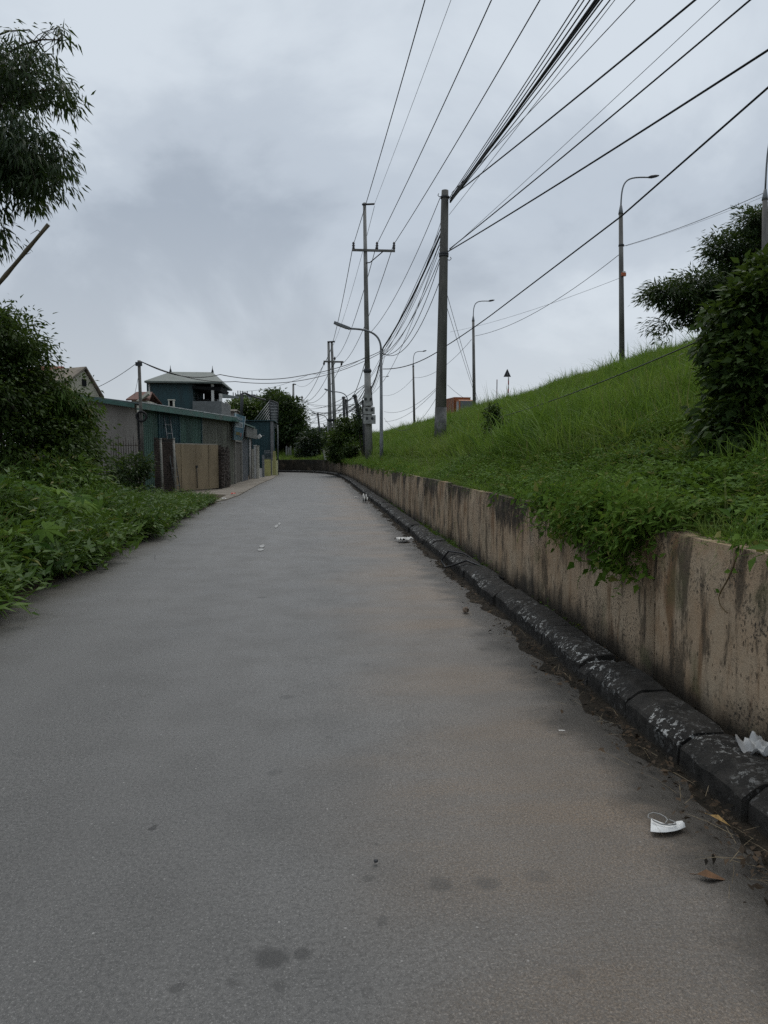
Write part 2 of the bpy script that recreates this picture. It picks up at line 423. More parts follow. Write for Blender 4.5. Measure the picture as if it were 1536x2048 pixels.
# worn scraps of the centre line
M_PAINT = plain('worn_road_paint', (.34, .34, .33), .8, .3, 30, dirt=(.13, .13, .125), dsc=14)
for (px, py, w_, l_) in ((553, 1052, .085, .42), (559, 1047, .06, .30), (524, 1092, .09, .26), (521, 1099, .10, .18)):
    c = PG(px, py, .012); mb = MB(); pts = []
    for k in range(9):
        a = 2*math.pi*k/9; r_ = random.uniform(.7, 1.1)
        pts.append((c.x + math.cos(a)*w_*.5*r_, c.y + math.sin(a)*l_*r_, .009))
    mb.poly(pts); mb.build('road_marking', M_PAINT, ROAD)

# bank
NC = 46
ts = np.r_[np.linspace(0, 1, NC) ** 1.25]
CRA = np.array(CREST, float)
def resample(pts, n):
    d = np.r_[0, np.cumsum(np.linalg.norm(np.diff(pts[:, :2], axis=0), axis=1))]
    return d
# pair wall stations with crest stations
pair_w = np.array([-8, 30, 40, 47, 52, 56.5, 59.6, 61.6, 63.2, 66, 70.0]); pair_c = np.array([-8, 30, 41, 50, 57, 68, 82, 100, 120, 165, 230.])
ci = np.array([c[1] for c in CREST]); brow = []; bgrid = []
for i in range(0, len(WP), 2):
    wy = WP[i, 1]; cy = np.interp(wy, pair_w, pair_c)
    cx = np.interp(cy, ci, CRA[:, 0]); cz = np.interp(cy, ci, CRA[:, 2])
    s0 = np.array([WP[i, 0] + WN[i, 0]*.2, WP[i, 1] + WN[i, 1]*.2]); c0 = np.array([cx, cy])
    out = (c0 - s0) / np.linalg.norm(c0 - s0); row = []
    for t in ts:
        q = s0 + (c0 - s0)*t; z = .97 + (cz - .97)*(t if t < .9 else .9 + (t-.9)*(1 - (t-.9)*4.0))
        z += (.13*mnoise.noise(Vector((q[0]*.45, q[1]*.45, 1))) + .05*mnoise.noise(Vector((q[0]*1.7, q[1]*1.7, 5)))) * min(1, t*8)
        row.append((q[0], q[1], z))
    bgrid.append(row)
    ztop = row[-1][2]
    row = row + [tuple(np.r_[c0 + out*1.2, ztop + .06]), tuple(np.r_[c0 + out*9.5, ztop + .06]), tuple(np.r_[c0 + out*32, -.5])]
    brow.append(row)
BANK = sheet('bank', brow, M_BANKSOIL)
BG = np.array(bgrid)
deps = None
_v = [tuple(v.co) for v in BANK.data.vertices]; _f = [tuple(p.vertices) for p in BANK.data.polygons]
BVH = BVHTree.FromPolygons(_v, _f)
def bankz(x, y):
    h = BVH.ray_cast(Vector((x, y, 60)), Vector((0, 0, -1)))
    return h[0].z if h[0] else 0.0
def PB(px, py):
    h = BVH.ray_cast(CAM, ray(px, py)); return h[0]
# dike-top road on the crest
rr = []
for row in brow:
    a, b = np.array(row[-3]), np.array(row[-2])
    rr.append([tuple(a + (b-a)*.12 + [0, 0, .05]), tuple(a + (b-a)*.85 + [0, 0, .05])])
sheet('crest_road', rr, M_ROAD)

# retaining wall: cast panels with open joints
WALL = thing('retaining_wall', (2.1, 3, 0), 'long low concrete retaining wall, brown and streaked with black mould, holding the grassy bank', 'wall')
joints = [0]
s_of_y = lambda y: y + 8.0
js = [s_of_y(v) for v in (-8, -5.4, -2.9, -.5, 2.0, 4.38, 6.85, 9.3, 11.7, 14.2, 16.6, 19.1, 21.5, 24, 26.4, 28.9, 31.3, 33.8, 36.2, 38.7, 41.1, 43.6, 46, 48.4)]
while js[-1] < WS[-1] - 3: js.append(js[-1] + 2.4)
for a, b in zip(js[:-1], js[1:]):
    mb = MB(); n = 7; tilt = random.uniform(-.012, .012); dz = random.uniform(-.02, .015)
    nz = 7; grid = []
    for i in range(n+1):
        s = a + .012 + (b - a - .024)*i/n
        col = []
        for j in range(nz+1):
            z = -.1 + (1.13 + dz)*j/nz
            off = .012*mnoise.noise(Vector((s*1.6, z*2.2, 9))) + tilt + (.012 if j == nz else 0)
            (q, nn) = wallpt(s, off); col.append(Vector((q[0], q[1], z)))
        q, nn = wallpt(s, .26); z1 = 1.03 + dz
        col.append(Vector((q[0], q[1], z1))); col.append(Vector((q[0], q[1], -.1)))
        grid.append(col)
    base = len(mb.v); m_ = nz+3
    for c in grid: mb.v += c
    for i in range(n):
        for j in range(m_-1):
            mb.f.append((base+(i+1)*m_+j, base+i*m_+j, base+i*m_+j+1, base+(i+1)*m_+j+1)); mb.sm.append(j < nz-1)
    mb.f.append(tuple(base+j for j in range(m_))); mb.sm.append(False)
    mb.f.append(tuple(base+n*m_+j for j in range(m_))[::-1]); mb.sm.append(False)
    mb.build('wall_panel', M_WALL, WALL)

# kerb: bedding strip with separate stones
mb = MB(); n = 0; prof = [(-.56, -.014), (-.45, .006), (-.36, .018), (-.12, .05), (-.02, .085), (.02, .09)]
rows = []
for s in np.arange(8, WS[-1]-1, .09):
    row = []
    for o_, z in prof:
        jit = (.12*mnoise.noise(Vector((s*1.7, o_*3, 2))) + .07*mnoise.noise(Vector((s*7, o_*3, 4)))) if o_ < -.42 else 0
        q, nn = wallpt(s, o_ + jit); row.append((q[0], q[1], z + .014*mnoise.noise(Vector((s*3, o_*9, 7))) + .008*mnoise.noise(Vector((s*13, o_*30, 3)))))
    rows.append(row)
KERB = sheet('kerb', rows, M_MUCK)
KV = []
for v in range(7):
    mb = MB(); prof = [(.0, -.06), (.004, .118), (.016, .132), (.075, .172), (.095, .180), (.235, .184), (.255, .17), (.262, .12), (.262, -.06)]
    ns = 9; pn = len(prof); rr_ = random.Random(v)
    worn = rr_.uniform(.4, 1.0)
    for i in range(ns+1):
        u = i/ns; y = u - .5
        endr = .013*(max(0, abs(y)-.40)/.1)**2
        for (x, z) in prof:
            nx = .009*mnoise.noise(Vector((x*7+v*9, y*5, z*7))) ; nz_ = .012*mnoise.noise(Vector((x*6+v*5, y*6, z*9+4)))*worn
            chip = 0
            if z > .08 and mnoise.noise(Vector((v*3.3, y*4.2, 8))) > .32 and x < .12: chip = -.022*worn
            mb.v.append(Vector((x + nx + endr*(.5 if x < .1 else 0), y, z + nz_*(z > 0) - endr*(z > .1) + chip)))
    for i in range(ns):
        for j in range(pn-1):
            mb.f.append((i*pn+j, (i+1)*pn+j, (i+1)*pn+j+1, i*pn+j+1)[::-1]); mb.sm.append(False)
    mb.f.append(tuple(range(pn))[::-1]); mb.sm.append(False)
    mb.f.append(tuple(ns*pn+j for j in range(pn))); mb.sm.append(False)
    me = mb.mesh('kerb_stone'); me.materials.append(M_KERB); KV.append(me)
s = s_of_y(1.2); fixed = [s_of_y(v) for v in (1.2, 2.0, 2.75, 3.30, 3.92, 4.52, 4.68, 5.52, 6.3, 7.05, 7.8, 8.6)]
k = 0
while s < WS[-1] - 3:
    k += 1
    nxt = fixed[k] if k < len(fixed) else s + random.uniform(.72, 1.0)
    L = nxt - s; c, nn = wallpt((s+nxt)/2, -.385)
    o = bpy.data.objects.new('kerb_stone', KV[k % 7]); COL.objects.link(o); o.parent = KERB
    ang = math.atan2(nn[1], nn[0])
    sx = 1.0
    o.location = (c[0] + random.uniform(-.012, .018), c[1], random.uniform(-.01, .006) - (.03 if L < .3 else 0))
    o.rotation_euler = (random.uniform(-.012, .012), random.uniform(-.02, .03), ang + random.uniform(-.014, .014))
    o.scale = (sx, L - random.uniform(.002, .016), random.uniform(.97, 1.03))
    s = nxt

# left verge
rows = []
for y in np.arange(-8, 60, .6):
    row = []
    for k, x in enumerate((-3.0, -3.3, -3.7, -4.4, -5.5, -7, -9, -12, -20, -40)):
        row.append((x + (.0 if k else .05*mnoise.noise(Vector((0, y, 3)))), y, (-.02 if k == 0 else .02 + min(.10, .05*k)*(.6 + .8*mnoise.noise(Vector((x*.7, y*.7, 4))))) if y < 27 else (-.02 if k == 0 else .0)))
    rows.append(row)
sheet('verge', rows, M_SOIL)
# cement apron in front of the buildings
mb = MB(); pts = []
for (px, py) in ((350, 1003), (395, 1000), (425, 1004), (452, 999), (478, 990), (505, 975), (520, 967), (545, 957), (556, 949), (540, 947), (500, 955), (470, 968), (440, 974), (345, 986)):
    q = PG(px, py, .03); pts.append((q.x, q.y, .03))
mb.prism([(x, y, -.05) for x, y, z in pts], (0, 0, .085)); tag(mb.build('apron', M_APRON), kind='structure')
# ================================================================== FOLIAGE TOOLS
T_OVATE = (np.array([(0,0,0), (.36,.27,.07), (.36,-.27,.07), (.42,0,0), (1,0,-.14)]), [(0,2,3), (0,3,1), (3,2,4), (1,3,4)])
T_DIAM = (np.array([(0,0,0), (.42,-.24,.06), (1,0,-.1), (.42,.24,.06)]), [(0,1,2,3)])
T_LANCE = (np.array([(0,0,0), (.33,-.10,.02), (1,0,-.16), (.33,.10,.02)]), [(0,1,2,3)])
T_NARROW = (np.array([(0,0,0), (.35,-.13,.03), (1,0,-.12), (.35,.13,.03)]), [(0,1,2,3)])
def _palm(n, spread, wd):
    v = []; f = []
    for k in range(n):
        a = (k/(n-1) - .5)*spread; c, s = math.cos(a), math.sin(a); L = 1 - .35*abs(k/(n-1)-.5)*2
        b = len(v)
        for x, y, z in ((0,0,0), (.5*L,-wd,.05), (L,0,-.12), (.5*L,wd,.05)): v.append((x*c - y*s, x*s + y*c, z))
        f.append((b, b+1, b+2, b+3))
    return (np.array(v), f)
T_PALM = _palm(7, 4.2, .13)
def _pinn(n):
    v = []; f = []
    for k in range(n):
        x = .15 + .8*k/(n-1); L = .34*math.sin(math.pi*(.2 + .75*k/(n-1)))
        for sgn in (1, -1):
            b = len(v); z = -.18*x*x
            v += [(x,0,z), (x+.09,sgn*L*.5,z+.02), (x+.12,sgn*L,z-.07), (x+.01,sgn*L*.55,z+.01)]; f.append((b,b+1,b+2,b+3) if sgn > 0 else (b,b+3,b+2,b+1))
    return (np.array(v), f)
T_PINN = _pinn(6)

def unit(a): return a / np.maximum(np.linalg.norm(a, axis=-1, keepdims=True), 1e-9)
def leaf_arrays(pos, dirv, size, tpl, up=None, tint=None):
    N = len(pos); V, F = tpl; k = len(V)
    x = unit(dirv)
    if up is None: up = np.array([0, 0, 1.0]) + rng.normal(0, .55, (N, 3))
    y = unit(np.cross(up, x)); z = np.cross(x, y)
    size = np.broadcast_to(size, (N,))
    W = (x[:, None, :]*V[None, :, 0:1] + y[:, None, :]*V[None, :, 1:2] + z[:, None, :]*V[None, :, 2:3]) * size[:, None, None] + pos[:, None, :]
    if tint is None: tint = rng.random(N)
    return W.reshape(-1, 3), F, k, N, np.repeat(tint, k)
def mesh_from(name, parts, mat, org=(0, 0, 0)):
    """parts: list of leaf_arrays results -> one mesh with a per-leaf tint"""
    vs_, loops, starts, tints = [], [], [], []; base = 0; lb = 0
    for W, F, k, N, ti in parts:
        vs_.append(W); tints.append(ti)
        for f in F:
            idx = np.arange(N)[:, None]*k + np.array(f)[None, :] + base
            loops.append(idx.reshape(-1)); m = len(f); starts.append(lb + np.arange(N)*m); lb += N*m
        base += N*k
    vs_ = np.concatenate(vs_) - np.array(org); loops = np.concatenate(loops); starts = np.concatenate(starts); tints = np.concatenate(tints)
    me = bpy.data.meshes.new(name)
    me.vertices.add(len(vs_)); me.vertices.foreach_set('co', vs_.astype(np.float32).ravel())
    me.loops.add(len(loops)); me.loops.foreach_set('vertex_index', loops.astype(np.int32))
    me.polygons.add(len(starts)); me.polygons.foreach_set('loop_start', starts.astype(np.int32))
    at = me.attributes.new('tint', 'FLOAT', 'POINT'); at.data.foreach_set('value', tints.astype(np.float32))
    me.update(calc_edges=True); me.materials.append(mat)
    return me
def add_mesh(me, name, parent=None):
    return link(me, name, parent)

def in_ball(n, bias=.45):
    v = unit(rng.normal(0, 1, (n, 3))); return v * (rng.random((n, 1)) ** bias)
def cloud(blobs, n, ncl, sig, size, tpl, droop=.3, out=.8, rnd=.7, bias=.33):
    """leaves gathered in clusters through a set of ellipsoids (cx,cy,cz,rx,ry,rz)"""
    B = np.array(blobs, float); wts = (B[:, 3]*B[:, 4]*B[:, 5]) ** .75; wts /= wts.sum()
    ci = rng.choice(len(B), ncl, p=wts); cen = B[ci, :3] + in_ball(ncl, bias)*B[ci, 3:6]
    csz = rng.uniform(.6, 1.5, ncl)
    li = rng.choice(ncl, n, p=csz/csz.sum())
    off = np.clip(rng.normal(0, 1, (n, 3)), -1.9, 1.9)*sig*csz[li][:, None]*np.array([1, 1, .6])
    pos = cen[li] + off
    o = unit(cen[li] - B[ci[li], :3] + 1e-3)
    d = unit(o*out + unit(off)*.8 + rng.normal(0, rnd, (n, 3)) + np.array([0, 0, -droop]))
    ctint = rng.normal(.0, .2, ncl)
    tint = np.clip(rng.random(n)*.75 + .12 + ctint[li], 0, .96)
    return leaf_arrays(pos, d, size*rng.uniform(.6, 1.3, n), tpl, tint=tint), cen
def limb(mb, a, b, r0, r1, sag=.1, seg=6, n=6):
    a, b = Vector(a), Vector(b); L = (b-a).length; pts = []; rad = []
    j = Vector(rng.normal(0, .06*L, 3))
    for i in range(seg+1):
        t = i/seg; pts.append(a.lerp(b, t) + j*math.sin(math.pi*t) + Vector((0, 0, sag*L*math.sin(math.pi*t)))); rad.append(r0 + (r1-r0)*t)
    mb.tube(pts, rad, n)

def gn_scatter(name, pts, rots, scl, idx, protos, label=None, cat=None, extra=None):
    """one 'stuff' object: instances of the prototype meshes on many points"""
    me = bpy.data.meshes.new(name); N = len(pts)
    me.vertices.add(N); me.vertices.foreach_set('co', np.asarray(pts, np.float32).ravel())
    a = me.attributes.new('rot', 'FLOAT_VECTOR', 'POINT'); a.data.foreach_set('vector', np.asarray(rots, np.float32).ravel())
    a = me.attributes.new('scl', 'FLOAT', 'POINT'); a.data.foreach_set('value', np.asarray(scl, np.float32))
    a = me.attributes.new('idx', 'INT', 'POINT'); a.data.foreach_set('value', np.asarray(idx, np.int32))
    o = bpy.data.objects.new(name, me); COL.objects.link(o)
    pc = bpy.data.collections.new(name + '_pieces')
    for i, m_ in enumerate(protos):
        po = bpy.data.objects.new('%s_piece_%02d' % (name, i), m_); pc.objects.link(po)
    ng = bpy.data.node_groups.new(name + '_scatter', 'GeometryNodeTree')
    ng.interface.new_socket('Geometry', in_out='INPUT', socket_type='NodeSocketGeometry'); ng.interface.new_socket('Geometry', in_out='OUTPUT', socket_type='NodeSocketGeometry')
    N_ = ng.nodes.new; gi = N_('NodeGroupInput'); go = N_('NodeGroupOutput'); ip = N_('GeometryNodeInstanceOnPoints'); cinf = N_('GeometryNodeCollectionInfo')
    cinf.inputs['Collection'].default_value = pc; cinf.inputs['Separate Children'].default_value = True; cinf.inputs['Reset Children'].default_value = True
    def na(nm, ty):
        n = N_('GeometryNodeInputNamedAttribute'); n.data_type = ty; n.inputs[0].default_value = nm; return n.outputs[0]
    er = N_('FunctionNodeEulerToRotation'); L = ng.links.new
    L(gi.outputs[0], ip.inputs['Points']); L(cinf.outputs[0], ip.inputs['Instance']); ip.inputs['Pick Instance'].default_value = True
    L(na('idx', 'INT'), ip.inputs['Instance Index']); L(na('rot', 'FLOAT_VECTOR'), er.inputs[0]); L(er.outputs[0], ip.inputs['Rotation']); L(na('scl', 'FLOAT'), ip.inputs['Scale'])
    L(ip.outputs[0], go.inputs[0])
    md = o.modifiers.new('scatter', 'NODES'); md.node_group = ng
    tag(o, label, cat, kind='stuff')
    return o

def grass_proto(nm, nb, h, lean, wd, mat, spread=.07):
    parts_v = []; parts_f = []; tint = []
    for b in range(nb):
        a = random.uniform(0, 6.283); r0 = spread*math.sqrt(random.random()); bx, by = math.cos(a)*r0, math.sin(a)*r0
        a2 = a + random.gauss(0, .9); H = h*random.uniform(.55, 1.1); ln = lean*random.uniform(.3, 1.3); wv = wd*random.uniform(.6, 1.2)
        px_, py_ = -math.sin(a2)*wv, math.cos(a2)*wv; n0 = len(parts_v); segs = 4
        for i in range(segs+1):
            t = i/segs; fw = (t**1.8)*ln*H; z = H*t*(1 - .42*ln*t*t); wq = (1 - t**1.6)
            cx_, cy_ = bx + math.cos(a2)*fw, by + math.sin(a2)*fw
            if i < segs: parts_v += [(cx_-px_*wq, cy_-py_*wq, z), (cx_+px_*wq, cy_+py_*wq, z)]; tint += [random.random()]*0
            else: parts_v.append((cx_, cy_, z))
        for i in range(segs-1): parts_f.append((n0+2*i, n0+2*i+1, n0+2*i+3, n0+2*i+2))
        parts_f.append((n0+2*segs-2, n0+2*segs-1, n0+2*segs)); tint += [random.random()]*(2*segs+1)
    me = bpy.data.meshes.new(nm); me.from_pydata(parts_v, [], parts_f)
    at = me.attributes.new('tint', 'FLOAT', 'POINT'); at.data.foreach_set('value', tint)
    me.materials.append(mat); return me
def sprig_proto(nm, nl, L, lsize, tpl, mat, rise=.6, stem_n=2):
    parts = []; stems = []
    for s in range(stem_n):
        a = random.uniform(0, 6.283); rs = rise*random.uniform(.5, 1.3); LL = L*random.uniform(.6, 1.2)
        d0 = np.array([math.cos(a), math.sin(a), 0]); n = nl//stem_n
        t = np.linspace(.12, 1, n); pos = d0[None]*t[:, None]*LL + np.array([0, 0, 1])[None]*(LL*rs*np.sin(t*1.9))[:, None]
        side = np.where(np.arange(n) % 2, 1, -1)[:, None]*np.array([-d0[1], d0[0], 0])[None]
        dv = side*.9 + d0*.5 + np.array([0, 0, .25]) + rng.normal(0, .3, (n, 3))
        parts.append(leaf_arrays(pos, dv, lsize*rng.uniform(.65, 1.2, n), tpl, up=np.array([0, 0, 1.])+rng.normal(0, .3, (n, 3))))
        # thin stem as a narrow blade chain
        parts.append(leaf_arrays(pos[:-1], pos[1:]-pos[:-1], np.linalg.norm(pos[1:]-pos[:-1], axis=1)*1.15, (np.array([(0,-.05,0),(1,-.04,0),(1,.04,0),(0,.05,0)]), [(0,1,2,3)])))
    return mesh_from(nm, parts, mat)

# ================================================================== BANK GRASS AND CREEPERS
def bank_sample(n, dens):
    A = BG[:-1, :-1]; Bq = BG[1:, :-1]; Cq = BG[:-1, 1:]; Dq = BG[1:, 1:]
    area = np.linalg.norm(np.cross(Bq-A, Cq-A), axis=-1); cen = (A+Bq+Cq+Dq)/4
    wgt = area*dens(cen); wgt = wgt.ravel()/wgt.sum()
    k = rng.choice(wgt.size, n, p=wgt); i, j = np.unravel_index(k, area.shape)
    u, v = rng.random((n, 1)), rng.random((n, 1))
    return A[i, j]*(1-u)*(1-v) + Bq[i, j]*u*(1-v) + Cq[i, j]*(1-u)*v + Dq[i, j]*u*v
def nz2(p, sc, seed=0.0): return np.array([mnoise.noise(Vector((q[0]*sc, q[1]*sc, seed))) for q in p])
def vis(c):
    y = c[..., 1]; x = c[..., 0]
    ang = x/np.maximum(y, .1)
    return ((y > 2.4) & (ang < .72) & (y < 135)).astype(float)
def dens_g(c):
    D = np.linalg.norm(c - np.array([0, 0, 1.5]), axis=-1)
    return vis(c)*np.minimum(1.6, 8.0/np.maximum(D, 2.0)) ** 1.15
def near_wall(p):
    # 0 at the wall, 1 well up the slope
    return np.clip((p[:, 2] - 1.0)/1.5, 0, 1)

GP = [grass_proto('grass_clump', 15, .46, .75, .0085, M_GRASS) for _ in range(4)] + [grass_proto('grass_clump', 13, .62, .6, .0095, M_GRASS, .06) for _ in range(3)] + [grass_proto('grass_clump', 16, .30, 1.0, .0065, M_GRASS, .09) for _ in range(3)] + [grass_proto('grass_stalk', 4, .95, .35, .005, M_STALK, .05) for _ in range(2)]
CP = [sprig_proto('creeper_sprig', 12, .20, .058, T_OVATE, M_CREEP, .55, 2) for _ in range(4)] + [sprig_proto('creeper_sprig', 14, .22, .06, T_NARROW, M_CREEP, .7, 2) for _ in range(3)] + [sprig_proto('creeper_sprig', 9, .15, .085, T_OVATE, M_CREEP, .5, 2) for _ in range(2)]

pts = bank_sample(82000, dens_g)
D = np.linalg.norm(pts - np.array([0, 0, 1.5]), axis=1)
patch = nz2(pts, .55, 3.0) + .5*nz2(pts, 1.6, 8.0)
nw = near_wall(pts); yy = pts[:, 1]
# creepers take the low and near part, grass the rest
cre = (1.2 - 1.05*nw - np.clip((yy-6.5)/8, 0, 1)*.95 + 1.05*patch) > .60
gmask = ~cre | (rng.random(len(pts)) < .28)
# worn edge along the wall top: fewer, shorter
gp = pts[gmask]; gD = D[gmask]; gn = len(gp)
tall = nz2(gp, .35, 1.0)
gi_ = np.where(near_wall(gp) < .18, rng.integers(7, 10, gn), np.where(rng.random(gn) < .45 + .5*tall, rng.integers(4, 7, gn), rng.integers(0, 4, gn)))
rot = np.stack([rng.normal(0, .16, gn), rng.normal(-.1, .16, gn), rng.uniform(0, 6.283, gn)], 1)
gi_ = np.where(rng.random(gn) < .02, rng.integers(10, 12, gn), gi_)
gs = rng.uniform(.6, 1.2, gn)*(1 + .45*tall)*np.where(rng.random(gn) < .05, 1.55, 1)*(1 + np.clip(gD-10, 0, 80)/260)*np.where(near_wall(gp) < .12, .75, 1)*(1 - .4*np.clip((gp[:, 2] - 4.2)/1.6, 0, 1))
gs = np.where(gD < 8, np.minimum(gs, .95), gs)
_q = PB(1004, 893); gs = np.where(np.hypot((gp[:, 0]-_q.x+.25)*1.5, gp[:, 1]-_q.y+1.0) < 1.3, gs*.4, gs)
gn_scatter('bank_grass', gp - np.array([0, 0, .02]), rot, gs, gi_, GP, 'tall green grass covering the slope of the bank', 'grass')
gi_x = None; cp = pts[cre]; extra = bank_sample(20000, lambda c: dens_g(c)*(c[..., 1] < 15)*(c[..., 2] < 2.6) ** 1.0)
ep = extra[(1.25 - 1.05*near_wall(extra) - np.clip((extra[:, 1]-10)/10, 0, 1)*.9 + .6*nz2(extra, .55, 3.0)) > .45]
cp = np.concatenate([cp, ep]); cp = cp[(cp[:, 0] > 2.47) | (cp[:, 1] > 4.4)]; cp = cp[(cp[:, 0] > 2.40) | (cp[:, 1] < 6.4)]; cn = len(cp)
lift = np.clip(.08 + .28*nz2(cp, 2.0, 6.0), 0, .34)*rng.random(cn)*np.clip((cp[:, 0]-2.45)/.8, .1, 1)
rot = np.stack([rng.normal(0, .25, cn), rng.normal(0, .25, cn), rng.uniform(0, 6.283, cn)], 1)
kind = nz2(cp, .8, 12.0)
ci_ = np.where(kind > .18, rng.integers(7, 9, cn), np.where(kind < -.12, rng.integers(4, 7, cn), rng.integers(0, 4, cn)))
gn_scatter('creeper_cover', cp + np.stack([0*lift, 0*lift, lift], 1), rot, rng.uniform(.7, 1.25, cn), ci_, CP, 'low leafy creepers matted over the foot of the bank above the wall', 'creeper')

# tufts that spill over the coping
WEEDPTS = []; tot = []
def spill(y0, y1, n, drop):
    for _ in range(n):
        y = random.uniform(y0, y1); q, nn = wallpt(s_of_y(y), random.uniform(-.10, .16))
        m_ = math.sin(math.pi*min(1, max(0, (y-y0)/(y1-y0))))
        tot.append((q[0] - random.uniform(0, .06)*m_, q[1], 1.05 - random.random()**1.6*drop*m_ + random.uniform(0, .12)))
spill(4.35, 5.25, 420, .42); spill(5.1, 6.5, 380, .30); spill(6.3, 8.0, 30, .02); spill(3.0, 3.5, 14, .05); spill(16, 34, 260, .12); spill(34, 58, 400, .22)
tot = np.array(tot); n = len(tot)
rot = np.stack([rng.normal(0, .5, n), rng.normal(-.8, .5, n), rng.normal(0, .5, n)], 1)
gn_scatter('overhanging_weeds', tot, rot, rng.uniform(.6, 1.25, n), rng.integers(0, 9, n), CP, 'leafy weeds spilling over the top edge of the retaining wall', 'weeds')
tg = []
for _ in range(900):
    y = 2.4 + 32*random.random()**1.3; q, nn = wallpt(s_of_y(y), random.uniform(.1, .26)); tg.append((q[0], q[1], 1.0))
tg = np.array(tg); n = len(tg)
gn_scatter('coping_grass', tg, np.stack([rng.normal(0, .3, n), rng.normal(-.5, .4, n), rng.normal(0, .4, n)], 1), rng.uniform(.35, .7, n), rng.integers(7, 10, n), GP, 'short grass fringe leaning over the coping of the retaining wall', 'grass')
# moss and seedlings in the joint behind the kerb
jg = []
for (y0, y1, c_) in ((10.5, 14.5, 260), (17, 22, 120), (5.5, 7, 25), (8.2, 9.4, 40)):
    for _ in range(c_):
        q, nn = wallpt(s_of_y(random.uniform(y0, y1)), random.uniform(-.14, -.02)); jg.append((q[0], q[1], .07))
jg = np.array(jg); n = len(jg)
gn_scatter('kerb_weeds', jg, np.stack([rng.normal(0, .3, n), rng.normal(0, .3, n), rng.uniform(0, 6.28, n)], 1), rng.uniform(.35, .75, n), rng.integers(0, 9, n), CP, 'small weeds growing in the gap between kerb and wall', 'weeds')

# one long bare runner hanging down the wall
rn = thing('hanging_runner', (2.09, 3.9, 1.0), 'single brown vine runner dangling down the pale end of the retaining wall', 'vine')
xw = lambda px, py: CAM + ray(px, py)*((2.075)/ray(px, py).x)
mb = MB(); pl = [xw(*q) for q in ((1478, 1085), (1474, 1110), (1466, 1135), (1455, 1160), (1442, 1182), (1437, 1195), (1440, 1210), (1448, 1220), (1455, 1226))]
mb.tube(pl, [.004]*5 + [.003]*4, 5); mb.build('stem', plain('runner_stem', (.12, .085, .04), .7), rn)
for q, s_, dv in (((1466, 1138), .055, (-.25, -.9, -.2)), ((1462, 1142), .05, (-.3, .8, -.2)), ((1440, 1185), .045, (-.2, .9, .3)), ((1478, 1090), .07, (-.4, -.5, -.5)), ((1484, 1082), .08, (-.5, .3, -.4))):
    me = mesh_from('leaf', [leaf_arrays(np.array([xw(*q)]), np.array([dv]), s_, T_OVATE, up=np.array([[-1., 0, .2]]))], M_CREEP, ORG[rn.name]); link(me, 'leaf', rn)
# ================================================================== INDIVIDUAL PLANTS AND TREES
def plant(name, base, label, cat, clouds, mat, limbs=(), trunk=None, group=None, bark=None, crown='crown'):
    t = thing(name, base, label, cat, group)
    me = mesh_from(crown, clouds, mat, base); link(me, crown, t)
    if trunk or limbs:
        mb = MB()
        if trunk: mb.tube(trunk[0], trunk[1], 9)
        for a, b, r0, r1 in limbs: limb(mb, a, b, r0, r1)
        mb.build('trunk', bark or M_BARK, t)
    return t
def blob(px, py, y, rx, ry, rz):
    c = P(px, py, y); return (c.x, c.y, c.z, rx, ry, rz)

# --- left: bamboo arching in from outside the frame
bb = Vector((-7.6, 13.2, .05))
B1 = [blob(-60, 190, 12.5, 1.0, 1.2, .75), blob(20, 165, 12, .65, .9, .40), blob(75, 178, 11.8, .48, .7, .26), blob(5, 95, 12, .45, .7, .32), blob(122, 185, 11.6, .24, .4, .11), blob(40, 140, 12, .6, .9, .28)]
B2 = [blob(-50, 340, 12, 1.0, 1.2, .72), blob(45, 300, 11.6, .6, .8, .36), blob(88, 322, 11.4, .34, .6, .40), blob(10, 290, 11.8, .6, .9, .36), blob(75, 370, 11.4, .38, .5, .16), blob(-25, 470, 12, .32, .4, .2), blob(15, 380, 11.6, .3, .5, .18)]
c1, k1 = cloud(B1, 5400, 220, .10, .15, T_LANCE, droop=1.1, out=.35, rnd=.45)
c2_, k2 = cloud(B2, 9000, 230, .105, .15, T_LANCE, droop=1.3, out=.35, rnd=.4)
tw = blob(125, 75, 11.8, .14, .2, .14); c3_, k3 = cloud([tw, blob(112, 100, 11.8, .08, .1, .1)], 70, 12, .05, .17, T_LANCE, droop=1.0, out=.3)
t = plant('bamboo', tuple(bb), 'tall dark bamboo clump with drooping leafy branches arching over the left verge', 'bamboo', [c1, c2_, c3_], M_BAMBOO, crown='foliage')
for k, (tip, bend) in enumerate(((P(60, 60, 12), .9), (P(130, 180, 11.8), 1.1), (P(100, 310, 11.6), 1.3), (P(20, 300, 12), .6), (P(125, 80, 11.8), 1.3))):
    mb = MB(); b0 = bb + Vector((random.uniform(-.5, .5), random.uniform(-.5, .5), 0)); pts = []; top = Vector((b0.x + (tip.x-b0.x)*.35, b0.y + (tip.y-b0.y)*.4, tip.z + .4*bend))
    for i in range(15):
        u = i/14; pts.append(b0*(1-u)**2 + top*2*u*(1-u) + tip*u*u)
    mb.tube(pts, [.045*(1-i/15)+.006 for i in range(15)], 7); mb.build('culm', M_CULM if k == 1 else M_BARK, t)
mb = MB()
for c in list(k1[::3]) + list(k2[::3]) + list(k3[:5]):
    src = P(40, 150, 12.2) if c[2] > 6.4 else P(30, 300, 11.8); c = Vector(c); limb(mb, src.lerp(c, .15) if c[2] > 0 else src, c, .009, .003, .12, 5, 4)
o_ = mb.build('twigs', M_BARK, t); o_['kind'] = 'stuff'
